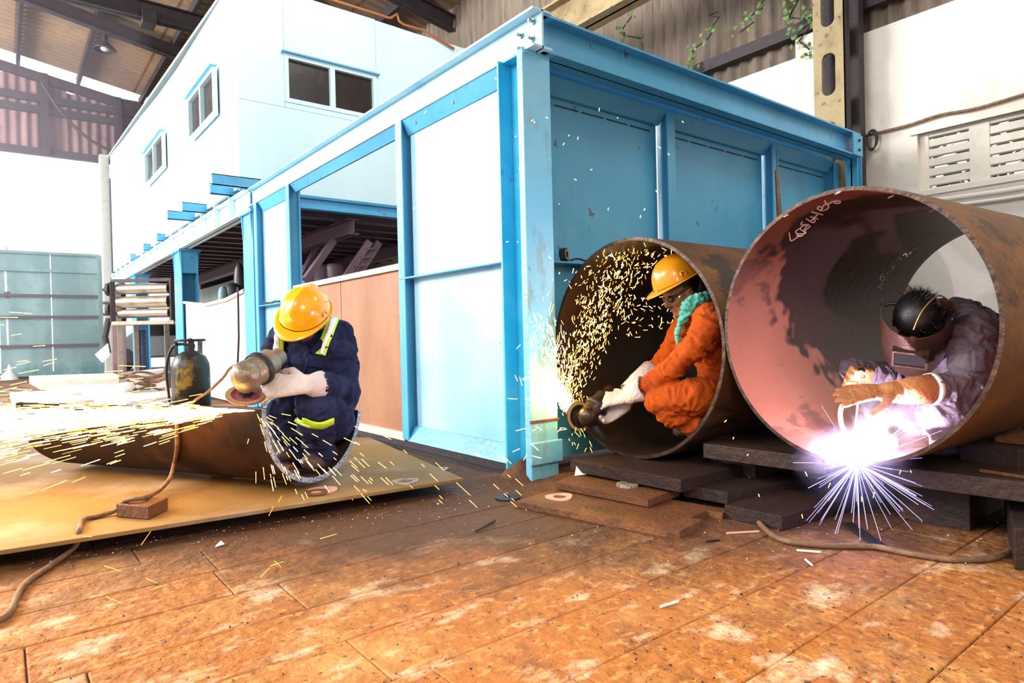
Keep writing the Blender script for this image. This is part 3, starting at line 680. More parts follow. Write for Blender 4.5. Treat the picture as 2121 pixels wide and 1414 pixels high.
# dark jamb
a = PY(228, 600, 18.6).x; b = PY(251, 600, 18.6).x
tag(MB().box((a, 18.4, 0), (b+.05, 18.7, 2.45)).build('door_jamb', 'gable', bevel=.01), 'dark rusty upright at the right of the teal gate', 'post')
# silver car beyond
cc = PY(310, 720, 22.0); car = empty('silver_car', (cc.x, 22, 0))
prof = [(-2.0, .35), (-2.05, .75), (-1.2, .95), (-.6, 1.42), (.9, 1.45), (1.7, 1.0), (2.1, .9), (2.1, .35)]
MB().prism([Vector((cc.x+.5+a, 21.6, b)) for a, b in prof], 0, down=(0, 1.6, 0)).build('body', 'silver', car, bevel=.06)
MB().prism([Vector((cc.x+.5+a, 21.58, b)) for a, b in ((-.95, .98), (-.5, 1.32), (.8, 1.34), (1.3, 1.02))], 0, down=(0, .03, 0)).build('side_window', 'glass', car)
for a in (-1.25, 1.35): MB().cyl((cc.x+.5+a, 21.55, .33), (cc.x+.5+a, 21.8, .33), .33, 20).build('wheel', 'black', car, smooth=True)
tag(car, 'silver car parked outside, seen beneath the roller machine', 'car')
# gas cylinder
gc = G(398, 868, 0); gb = empty('gas_cylinder', gc); R_ = .175
MB().lathe([(R_*.8, 0), (R_*.85, .03), (R_, .06), (R_, .50), (R_*.97, .55), (R_*.8, .62), (R_*.45, .665), (.04, .68), (0, .68)], gc, n=28).build('body', 'cylinder', gb, smooth=True)
MB().lathe([(.028, .66), (.028, .70), (.045, .70), (.045, .74), (.02, .75), (.02, .80), (0, .80)], gc, n=12).build('valve', 'darksteel', gb, smooth=True)
mb = MB(); pr_ = [gc+Vector((.13*cos(t), .13*sin(t), .78)) for t in np.linspace(0, 2*pi, 25)]; mb.tube(pr_, .014, 6)
for t in (.6, 2.6, 4.6): mb.bar(gc+Vector((.125*cos(t), .125*sin(t), .63)), gc+Vector((.13*cos(t), .13*sin(t), .78)), .05, .012)
mb.build('collar_handle', 'darksteel', gb)
MB().tube(smooth_path([gc+Vector((-.03, -.02, .74)), gc-ux*.17+Vector((0, 0, .72)), gc-ux*.24+Vector((0, 0, .5)), gc-ux*.22+Vector((0, 0, .15)), gc-ux*.3+Vector((0, -.1, .02))]), .014, 6).build('gas_hose', 'black', gb, smooth=True)
tag(gb, 'squat dark and yellow gas cylinder with collar handle behind the half pipe', 'gas cylinder')
# light plates and scrap far left
polys = [((95, 800), (300, 790), (345, 800), (150, 815), .10, 'galv', 'long pale steel sheet on the floor before the teal gate'),
         ((170, 812), (330, 800), (420, 812), (260, 832), .14, 'galv', 'pale steel sheet lying left of the gas cylinder'),
         ((20, 812), (160, 806), (210, 826), (30, 838), .08, 'plyfar', 'pale board on the floor at the far left edge'),
         ((180, 838), (300, 818), (350, 838), (215, 862), .10, 'galv', 'tilted pale sheet just behind the spark stream'),
         ((0, 842), (150, 838), (190, 868), (0, 875), .07, 'galv', 'pale flat sheet behind the sparks at the left edge'),
         ((60, 778), (235, 772), (262, 782), (85, 789), .16, 'plyfar', 'narrow pale timber at the foot of the teal gate')]
for *pp, z, mt, lab in polys:
    tag(MB().prism([G(a, b, z) for a, b in pp], z-.002).build('steel_sheet', mt, bevel=.004), lab, 'sheet')
cpos = G(300, 812, .12)
mb = MB()
for k in range(4): mb.tube([cpos+Vector(((.22+.02*k)*cos(t), (.22+.02*k)*sin(t), .05+.06*k+.03*sin(3*t+k))) for t in np.linspace(0, 2*pi, 30)], .018, 6)
tag(mb.build('hose_coil', 'hose', smooth=True), 'tangled brown hose coil under the roller machine', 'hose')
for j, (px, py) in enumerate(((283, 792), (262, 800), (330, 796))):
    c = G(px, py, .22); tag(MB().ell(c, (.11, .08, .06), 10).build('rag_bundle', 'paper', smooth=True), ['white rag bundle on the coil, middle', 'white rag bundle at left of the coil', 'white rag bundle at right of the coil'][j], 'rag')
q = P(300, 768, 11.0)
tag(MB().prism([q+Vector((-.35, 0, 0)), q+Vector((.3, -.1, .05)), q+Vector((.42, .1, .0)), q+Vector((-.2, .2, -.03))], .12).build('white_sack', 'paper', bevel=.04), 'white sack lying below the roller machine', 'sack')

# ================================================================== STEEL PLATES
def plate(px, z, th, mt, label, cat='steel plate', name='steel_plate', bev=.003, group=None):
    mb = MB().prism([G(a, b, z) for a, b in px], th)
    o = mb.build(name, mt, origin=center(mb), bevel=bev); return tag(o, label, cat, group)
Z1 = .075
big = plate([(960, 990), (-420, 1205), (-420, 905), (765, 905)], Z1, .016, 'plate', 'large dusty steel plate under the half pipe', bev=.002)
for (px, py, w_) in ((860, 985, .5), (380, 1040, .4), (60, 1085, .4)):
    a = G(px, py, 0); tag(MB().bar(Vector((a.x, a.y+.12, .029)), Vector((a.x+.1, a.y+1.4, .029)), .05, .056).build('bearer', 'wood'), {860: 'bearer under the plate near its right corner', 380: 'bearer under the middle of the plate', 60: 'bearer under the left end of the plate'}[px], 'timber')
plate([(1067.5, 1037.5), (1142, 1014.6), (1250, 1010), (1508.4, 1054), (1496, 1063), (1464, 1056.6), (1429.5, 1071.8), (1456, 1075.7), (1408, 1100), (1378.6, 1098)], .026, .026, 'rustplate', 'thin rusty plate with a notched right end, frontmost of the pile', bev=.001)
plate([(1152, 998), (1200, 976), (1407, 1012), (1342, 1034)], .062, .032, 'rustplate', 'rusty plate carrying a dark ring, second from the front', bev=.001)
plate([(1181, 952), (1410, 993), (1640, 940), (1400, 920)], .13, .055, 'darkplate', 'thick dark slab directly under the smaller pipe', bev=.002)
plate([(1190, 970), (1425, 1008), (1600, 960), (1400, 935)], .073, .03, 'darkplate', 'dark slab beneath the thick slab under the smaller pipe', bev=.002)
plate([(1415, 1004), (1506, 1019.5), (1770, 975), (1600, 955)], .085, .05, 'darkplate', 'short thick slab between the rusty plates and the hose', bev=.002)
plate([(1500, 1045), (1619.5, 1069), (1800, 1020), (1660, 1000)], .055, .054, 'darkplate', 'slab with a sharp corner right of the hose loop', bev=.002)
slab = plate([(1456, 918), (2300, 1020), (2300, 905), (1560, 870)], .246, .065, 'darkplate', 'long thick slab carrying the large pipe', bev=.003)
for j, (x, y, h) in enumerate(((2.66, 1.75, .180), (2.75, .95, .180), (2.85, .35, .180))):
    tag(MB().box((x, y-.12, 0.0), (x+.35, y+.12, h)).build('support_block', 'darkplate', bevel=.004), ['support block under the left end of the long slab', 'support block under the middle of the long slab', 'support block under the right end of the long slab'][j], 'block')
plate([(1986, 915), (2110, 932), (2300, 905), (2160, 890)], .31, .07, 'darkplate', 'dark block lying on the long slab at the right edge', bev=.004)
plate([(2060, 905), (2300, 930), (2300, 890), (2160, 880)], .33, .018, 'rustplate', 'rusty strip on top of the dark block at the right edge', bev=.002)
tag(MB().tube([G(2030, 974, .253), G(2120, 988, .253), G(2200, 1000, .253)], .006, 6).build('steel_rod', 'rustplate'), 'thin rod lying on the long slab near the right edge', 'rod')
plate([(2080, 1010), (2121, 1014), (2200, 1100), (2100, 1092)], .13, .13, 'darkplate', 'upright stand below the long slab at the right edge', cat='block', name='support_block')
plate([(1743, 1082), (1765, 1080), (1842, 1131), (1822, 1136)], .010, .009, 'black', 'black flat bar lying on the floor below the weld', cat='flat bar', name='flat_bar')
plate([(1945, 1043), (2100, 1052), (2100, 1072), (1930, 1062)], .022, .02, 'darkplate', 'thin dark offcut on the floor below the slab at right', name='steel_offcut')
plate([(240, 1044), (307, 1049), (348, 1030), (283, 1027)], Z1+.052, .050, 'rustplate', 'small rusty steel block holding down the hose on the plate', cat='block', name='steel_block')
# timber block under half pipe
a = G(440, 985, Z1); b = G(608, 1003, Z1); d = (b-a).normalized(); mb = MB()
pts = [a+d*((b-a).length*k/9)+Vector((0, 0, .045)) for k in range(10)]
mb.tube(pts, [.048, .052, .046, .042, .052, .053, .050, .054, .052, .046], 7)
tag(mb.build('timber_block', 'wood', bevel=.004), 'charred timber chock under the end of the half pipe', 'timber')
# rings and discs
def ring(px, py, z, r0, r1, mt, label, th=.006, nm='cut_ring', wob=0):
    c = G(px, py, z); mb = MB(); n = 30; vs = []
    for k in range(n):
        t = 2*pi*k/n; rr = r1*(1+wob*sin(3*t+1)); q0 = r0*(1+wob*.6*sin(2*t))
        for (r, h) in ((q0, 0), (rr, 0), (rr, th), (q0, th)): vs.append(c+Vector((r*cos(t), r*sin(t), h)))
    fs = [(4*k+i, 4*((k+1) % n)+i, 4*((k+1) % n)+(i+1) % 4, 4*k+(i+1) % 4) for k in range(n) for i in range(4)]
    mb.add(vs, fs); return tag(mb.build(nm, mt), label, 'ring')
ring(1160, 1030, .026, .033, .060, 'pinkring', 'pinkish cut ring on the thin notched plate', wob=.12)
ring(1300, 1006, .062, .030, .050, 'greyring', 'grey ring on the second rusty plate', .012)
ring(840, 998, Z1, .035, .062, 'greyring', 'pale ragged ring near the right corner of the big plate', wob=.10)
ring(668, 1016, Z1, .025, .065, 'pinkring', 'reddish ring on the big plate below the half pipe', wob=.05)
ring(655, 1020, Z1+.006, .03, .050, 'rustplate', 'thin rusty ring overlapping the reddish one')
ring(1052, 1032, .0, .014, .058, 'black', 'worn black grinding disc on the floor by the blue post', .008, 'grinding_disc')
ring(915, 972, .0, .02, .04, 'greyring', 'small grey ring on the floor behind the big plate', wob=.1)
# rods, scraps
for j, (p0, p1, z, r_, mt, lab) in enumerate((
    ((1505, 1104), (1572, 1100), .005, .004, 'pinkring', 'pale electrode stub beside the hose loop'),
    ((1650, 1139), (1700, 1143), .005, .004, 'paper', 'pale electrode stub just below the hose'),
    ((1368, 1256), (1405, 1245), .005, .004, 'paper', 'pale electrode stub alone in the middle of the floor'),
    ((1668, 1158), (1682, 1170), .005, .0035, 'paper', 'short pale stub below the hose, nearer the camera'),
    ((985, 1100), (1025, 1078), .006, .004, 'black', 'thin dark wire end on the floor'),
    ((1462, 1121), (1490, 1118), .005, .004, 'black', 'short dark stub in front of the notched plate'))):
    tag(MB().tube([G(*p0, z), G(*p1, z)], r_, 6).build('electrode_stub', mt), lab, 'stub')
q = G(1190, 985, .064); tag(MB().add([q, q+Vector((.05, -.05, .008)), q+Vector((.07, -.01, .012)), q+Vector((.035, .02, .05)), q+Vector((.01, -.01, .002))], [(0, 1, 3), (1, 2, 3), (2, 4, 3), (4, 0, 3)]).build('paper_scrap', 'paper'), 'crumpled white paper scrap behind the second rusty plate', 'paper')
q = G(446, 1133, .0); tag(MB().add([q, q+Vector((.03, -.01, .008)), q+Vector((.025, .02, .015)), q+Vector((.005, .015, .002))], [(0, 1, 2), (0, 2, 3)]).build('paper_scrap', 'paper'), 'tiny white paper scrap on the floor in front of the big plate', 'paper')
# grit
def grit(name, n, mt, lab, region, smin, smax):
    mb = MB()
    for _ in range(n):
        c = region(); s_ = random.uniform(smin, smax)
        vs = [c+Vector((random.uniform(-1, 1), random.uniform(-1, 1), random.uniform(-.1, .9)))*s_ for _ in range(4)]
        mb.add(vs, [(0, 1, 2), (0, 2, 3), (0, 3, 1), (1, 3, 2)])
    tag(mb.build(name, mt), lab, 'debris', kind='stuff')
def reg1():
    px = random.uniform(0, 2121); py = random.uniform(1060, 1414); return G(px, py, .003)
def reg2():
    px = random.uniform(900, 2100); py = 1000+abs(random.gauss(0, 70)); return G(px, py, .004)
def reg3():
    t = random.random(); px = 60+t*900; py = 1150-t*130+abs(random.gauss(0, 22)); return G(px, py, .004)
grit('floor_grit', 700, 'black', 'dark grit scattered over the rusty floor', reg1, .002, .006)
grit('pale_grit', 420, 'paper', 'pale flakes around the steel plates', reg2, .002, .006)
grit('plate_edge_grit', 260, 'paper', 'pale flakes along the front edge of the big plate', reg3, .002, .005)
# dirt heaps at post base and track
mb = MB()
for (x, y, rx, ry, h) in ((2.16, 2.68, .16, .16, .10), (2.30, 2.50, .22, .12, .03), (2.05, 2.75, .2, .25, .02), (2.0, 3.6, .12, .9, .018), (2.2, 2.3, .5, .25, .012)):
    N = 16; vs = [(x, y, h)]; fs = []
    for j in range(1, 5):
        for k in range(N):
            t = 2*pi*k/N; rr = j/4; vs.append((x+rx*rr*cos(t), y+ry*rr*sin(t), h*(cos(rr*pi)*.5+.5)*(1+.3*noise.noise(Vector((x+rr*cos(t)*3, y+rr*sin(t)*3, 0))))-.004))
    for k in range(N): fs.append((0, 1+k, 1+(k+1) % N))
    for j in range(3):
        for k in range(N): fs.append((1+j*N+k, 1+(j+1)*N+k, 1+(j+1)*N+(k+1) % N, 1+j*N+(k+1) % N))
    mb.add(vs, fs)
tag(mb.build('dirt_heap', 'dirt', smooth=True), 'brown dirt heaped around the foot of the blue corner post', 'dirt', kind='stuff')

# ================================================================== PIPES
def pipe(name, c, axis, R, t, L, a0, a1, mats, n=96, nl=12, jag=0):
    """angles measured from straight down, growing to the right seen along the axis"""
    c = Vector(c); ax = Vector(axis).normalized(); s_ = ax.cross(Vector((0, 0, 1))).normalized(); z = Vector((0, 0, 1))
    full = abs(a1-a0-2*pi) < 1e-6; mb = MB(); N = n+(0 if full else 1); vs = []
    for j in range(nl+1):
        for (r) in (R, R-t):
            for k in range(N):
                a = a0+(a1-a0)*k/n; vs.append(ax*(L*j/nl)+s_*(r*sin(a))-z*(r*cos(a)))
    idx = lambda j, q, k: (j*2+q)*N+k % N
    for j in range(nl):
        for k in range(n if full else N-1):
            mb.add([], []); 
    fo = []; fi = []; fr = []
    for j in range(nl):
        for k in range(N if full else N-1):
            fo.append((idx(j, 0, k), idx(j+1, 0, k), idx(j+1, 0, k+1), idx(j, 0, k+1))); fi.append((idx(j, 1, k), idx(j, 1, k+1), idx(j+1, 1, k+1), idx(j+1, 1, k)))
        if not full:
            for k in (0, N-1): fr.append((idx(j, 0, k), idx(j, 1, k), idx(j+1, 1, k), idx(j+1, 0, k)))
    for k in range(N if full else N-1):
        fr.append((idx(0, 0, k), idx(0, 0, k+1), idx(0, 1, k+1), idx(0, 1, k))); fr.append((idx(nl, 0, k), idx(nl, 1, k), idx(nl, 1, k+1), idx(nl, 0, k+1)))
    mb.add([c+v for v in vs], fo, 0); o = len(mb.f)
    mb.f += fi; mb.mi += [1]*len(fi); mb.f += fr; mb.mi += [2]*len(fr)
    ob = mb.build(name, mats, smooth=False, origin=c)
    me = ob.data; me.polygons.foreach_set('use_smooth', [p.material_index != 2 for p in me.polygons])
    es = ob.modifiers.new('edge', 'EDGE_SPLIT'); es.split_angle = radians(50)
    return ob
C2 = Vector((2.446, 2.173, .675)); R2 = .545
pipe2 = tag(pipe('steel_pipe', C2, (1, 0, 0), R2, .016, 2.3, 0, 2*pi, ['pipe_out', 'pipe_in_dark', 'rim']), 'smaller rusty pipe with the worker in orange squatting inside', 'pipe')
C3 = Vector((2.404, 1.120, .754)); R3 = .503; A3 = Vector((cos(-.063), sin(-.063), 0))
L3 = 1.5
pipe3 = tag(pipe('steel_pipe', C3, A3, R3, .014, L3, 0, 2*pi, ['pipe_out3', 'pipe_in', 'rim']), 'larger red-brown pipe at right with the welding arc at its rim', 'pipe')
C1 = Vector((1.138, 2.915, .10+.34)); A1 = Vector((-sin(.5), cos(.5), 0))
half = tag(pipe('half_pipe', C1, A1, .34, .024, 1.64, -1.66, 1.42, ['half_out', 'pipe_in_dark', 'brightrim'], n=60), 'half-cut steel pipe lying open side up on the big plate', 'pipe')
# torch-cut scallops on the half pipe's rim
# chalk marks on inside of pipe 3
def cylhit(px, py, r=None):
    r = r or (R3-.0155); d = ray(px, py); o = CAM-C3; a = A3
    dp = d-a*d.dot(a); op = o-a*o.dot(a); A_ = dp.dot(dp); B_ = 2*dp.dot(op); C_ = op.dot(op)-r*r
    t = (-B_+math.sqrt(B_*B_-4*A_*C_))/(2*A_); return CAM+d*t
def strokes(lines, r_, name, label):
    mb = MB()
    for ln in lines:
        mb.tube([cylhit(*p) for p in smooth2(ln)], r_, 5)
    o = mb.build(name, 'chalk', origin=C3); o.parent = pipe3; o.location = (0, 0, 0); return o
def smooth2(ln):
    return [tuple(v)[:2] for v in smooth_path([Vector((a, b, 0)) for a, b in ln], 4)] if len(ln) > 2 else ln
def c5(pts): return [(1380+a/3.7214, 180+b/3.7214) for a, b in pts]
ch = [c5([(1222, 875), (1232, 896), (1250, 900), (1290, 882), (1330, 878), (1342, 886), (1330, 896), (1308, 896), (1296, 886), (1300, 878)]),
      c5([(1208, 935), (1180, 920), (1165, 935), (1190, 952), (1225, 948), (1250, 930), (1245, 908), (1222, 905), (1205, 925), (1190, 955)]),
      c5([(1120, 962), (1205, 985)]),
      c5([(1110, 1000), (1170, 1018)]), c5([(1165, 985), (1118, 1030)]),
      c5([(1080, 1015), (1130, 1045), (1148, 1030), (1135, 1018)]),
      c5([(1050, 1035), (1040, 1060), (1090, 1060), (1110, 1075)]),
      c5([(1110, 1072), (1060, 1110), (1085, 1060), (1030, 1090), (1075, 1125), (1010, 1130), (1000, 1110), (1030, 1090)]),
      c5([(1078, 1115), (1040, 1150), (1005, 1140)]),
      c5([(1035, 1140), (965, 1185), (952, 1150), (946, 1122)])]
strokes(ch, .0024, 'chalk_figures', '')
def c6(pts): return [(1480+a/2.05, 370+b/2.05) for a, b in pts]
ch2 = [c6([(712, 470), (700, 455), (712, 440), (716, 448), (690, 462)]), c6([(700, 425), (715, 415), (722, 428), (708, 430), (704, 412), (716, 405)]), c6([(738, 398), (732, 405)]), c6([(752, 372), (760, 380)]), c6([(765, 366), (752, 385)]),
       c6([(775, 345), (785, 335), (792, 342), (790, 350)]), c6([(800, 325), (812, 318), (818, 330)]), c6([(825, 318), (838, 308), (832, 322)]), c6([(845, 300), (870, 292)])]
strokes(ch2, .0016, 'faint_chalk_figures', '')
for (px, py) in ((1623, 449), (1730, 402), (1840, 410), (1925, 438), (2000, 490)):
    o = MB().tube([cylhit(px, py), cylhit(px+10, py-5)], .003, 5).build('chalk_tick', 'chalk', origin=C3); o.parent = pipe3; o.location = (0, 0, 0)

# hoses
def half_hit(px, py, r=.352):
    d = ray(px, py); o = CAM-C1; dp = d-A1*d.dot(A1); op = o-A1*o.dot(A1)
    A_ = dp.dot(dp); B_ = 2*dp.dot(op); C_ = op.dot(op)-r*r; return CAM+d*((-B_-math.sqrt(max(0, B_*B_-4*A_*C_)))/(2*A_))
hp = [half_hit(367, 872), half_hit(367, 890), half_hit(367, 912), half_hit(366, 935), half_hit(361, 960), P(352, 990, 2.88), G(330, 1015, Z1+.03), G(300, 1030, Z1+.065), G(262, 1036, Z1+.062), G(240, 1056, Z1+.02), G(205, 1068, Z1+.010), G(172, 1076, Z1+.012), G(164, 1098, Z1+.010), G(158, 1128, .03), G(120, 1160, .012), G(62, 1200, .012), G(38, 1228, .012), G(22, 1265, .012), G(-10, 1288, .012), G(-80, 1310, .012)]
tag(MB().tube(smooth_path(hp, 6), .0095, 8).build('hose', 'hose', smooth=True), 'brown hose draped over the half pipe and across the plate to the left edge', 'hose')
hp = [G(1568, 962, .10), G(1556, 975, .09), G(1552, 1000, .07), G(1556, 1040, .02), G(1570, 1078, .012), G(1600, 1108, .012), G(1640, 1122, .012), G(1720, 1130, .012), G(1810, 1132, .012), G(1880, 1145, .012), G(1960, 1157, .012), G(2040, 1157, .012), G(2090, 1143, .012), G(2140, 1118, .012), G(2200, 1100, .012)]
tag(MB().tube(smooth_path(hp, 6), .0105, 8).build('hose', 'hose', smooth=True), 'thick brown hose looping across the floor below the large pipe', 'hose')
# tape roll & cable on booth mid rail
q = PY(1168, 516, 2.76); q.z = 1.169+.040
tp_ = empty('tape_roll', q); MB().lathe([(.020, -.018), (.040, -.018), (.040, .018), (.020, .018), (.020, -.018)], q, (.55, -1, .1), 24).build('roll_body', 'black', tp_, smooth=False)
MB().lathe([(.022, -.020), (.028, -.020), (.028, .020), (.022, .020), (.022, -.020)], q, (.55, -1, .1), 24).build('yellow_core', mat('yellow_label', (.75, .42, .02), .5), tp_)
tag(tp_, 'black roll with yellow core on the mid rail of the blue booth', 'roll')
a = q+Vector((.04, -.01, -.03)); tag(MB().tube(smooth_path([a, a+Vector((.06, .0, .012)), a+Vector((.12, 0, .004)), a+Vector((.19, 0, .002))]), .006, 6).build('black_cable', 'black', smooth=True), 'short black cable lying on the mid rail beside the roll', 'cable')
# items on rail of far booth panel
q = Vector((XL+.02, 6.45, 1.14)); tag(MB().tube([q, q+Vector((0, .12, .01)), q+Vector((0, .25, 0)), q+Vector((0, .5, .012))], .012, 6).build('wire_end', 'black', smooth=True), 'bits of black wire on the mid rail near the mezzanine column', 'wire')
# bar leaning behind pipe on booth
b0 = PY(1622, 440, 2.55); b1 = PY(1607, 352, 2.60)
tag(MB().prism([b1, b1+Vector((.03, 0, 0)), b0+Vector((.06, 0, -.5)), b0+Vector((-.04, 0, -.5))], 0, down=(0, .012, 0)).build('leaning_bar', 'hose'), 'dark tapered bar hanging on the booth stud above the large pipe', 'bar')
tag(MB().tube([PY(1608, 310, 2.6), b1+Vector((.012, -.002, 0))], .003, 5).build('hanging_wire', 'black'), 'thin wire holding the tapered bar on the stud', 'wire')

# ================================================================== PEOPLE
from mathutils.bvhtree import BVHTree
M['navy'] = mat('navy_coverall', (.011, .013, .040), .85, 0, [(5, 5, (.030, .038, .105), .45, .68, .8), (12, 7, (.085, .078, .11), .60, .74, .5)], (60, .35), spec=.15)
M['orange'] = mat('orange_coverall', (.36, .050, .005), .85, 0, [(4, 5, (.52, .095, .008), .42, .62, .8), (9, 7, (.16, .02, .008), .54, .72, .8)], (60, .3), spec=.15)
M['greycloth'] = mat('grey_coverall', (.075, .058, .075), .8, 0, [(5, 5, (.14, .11, .13), .45, .65, .8), (12, 6, (.06, .04, .06), .6, .74, .6)], (60, .35))
M['skin'] = mat('brown_skin', (.17, .070, .036), .5, 0, [(20, 4, (.24, .11, .06), .45, .65, .5)], (120, .1))
M['glove'] = mat('white_leather_glove', (.66, .57, .53), .75, 0, [(7, 6, (.40, .28, .25), .52, .70, .7), (30, 4, (.75, .70, .66), .5, .7, .4)], (60, .5))
M['brownglove'] = mat('brown_leather_glove', (.42, .17, .06), .65, 0, [(7, 6, (.16, .05, .02), .48, .70, .8)], (60, .5))
M['boot'] = mat('dusty_boot', (.07, .035, .028), .6, 0, [(12, 5, (.20, .11, .09), .5, .7, .6)], (60, .3))
M['helmet_y'] = mat('yellow_hard_hat', (.90, .42, .004), .22, 0, [(5, 6, (.80, .28, .003), .5, .7, .5)], None, spec=.6, coat=.5)
M['helmet_o'] = mat('scuffed_orange_hard_hat', (.78, .29, .008), .30, 0, [(8, 8, (.45, .16, .01), .52, .72, .6), (40, 5, (.12, .05, .02), .66, .74, .6)], None, spec=.5, coat=.3)
M['hivis'] = mat('lime_tape', (.55, .85, .03), .5)
M['reflect'] = mat('silver_reflective_tape', (.86, .88, .84), .35)
M['hair'] = mat('black_hair', (.008, .006, .006), .45)
M['teal_cloth'] = mat('green_scarf', (.06, .36, .28), .8, 0, [(9, 6, (.14, .50, .40), .45, .65, .8)], (50, .5))
M['lens'] = mat('dark_goggle_lens', (.01, .01, .01), .12)
M['mask'] = mat('bronze_welding_mask', (.045, .024, .015), .36, .45, [(60, 5, (.10, .055, .035), .5, .7, .6), (6, 6, (.02, .013, .012), .50, .68, .8)], (140, .25))
M['grinder'] = mat('worn_grinder_casting', (.30, .24, .17), .4, .6, [(18, 7, (.10, .055, .03), .48, .68, .8), (9, 6, (.42, .20, .08), .58, .72, .5)], (60, .2))
M['grinder_dark'] = mat('sooty_grinder_casing', (.035, .018, .010), .32, .4, [(18, 6, (.12, .055, .02), .55, .7, .7)], (60, .15))
M['disc'] = mat('maroon_grinding_disc', (.26, .05, .07), .7, 0, [(60, 4, (.10, .03, .03), .5, .7, .6)], (200, .3))
M['brass'] = mat('scorched_brass', (.55, .38, .18), .4, .6, [(30, 5, (.2, .1, .05), .5, .7, .7)])

def D(r, u, a): return (RT*r+UP*u+FW*a).normalized()
def frame(front, up):
    x = Vector(front).normalized(); z = Vector(up); z = (z-x*z.dot(x)).normalized(); y = z.cross(x)
    return Matrix((x, y, z)).transposed()

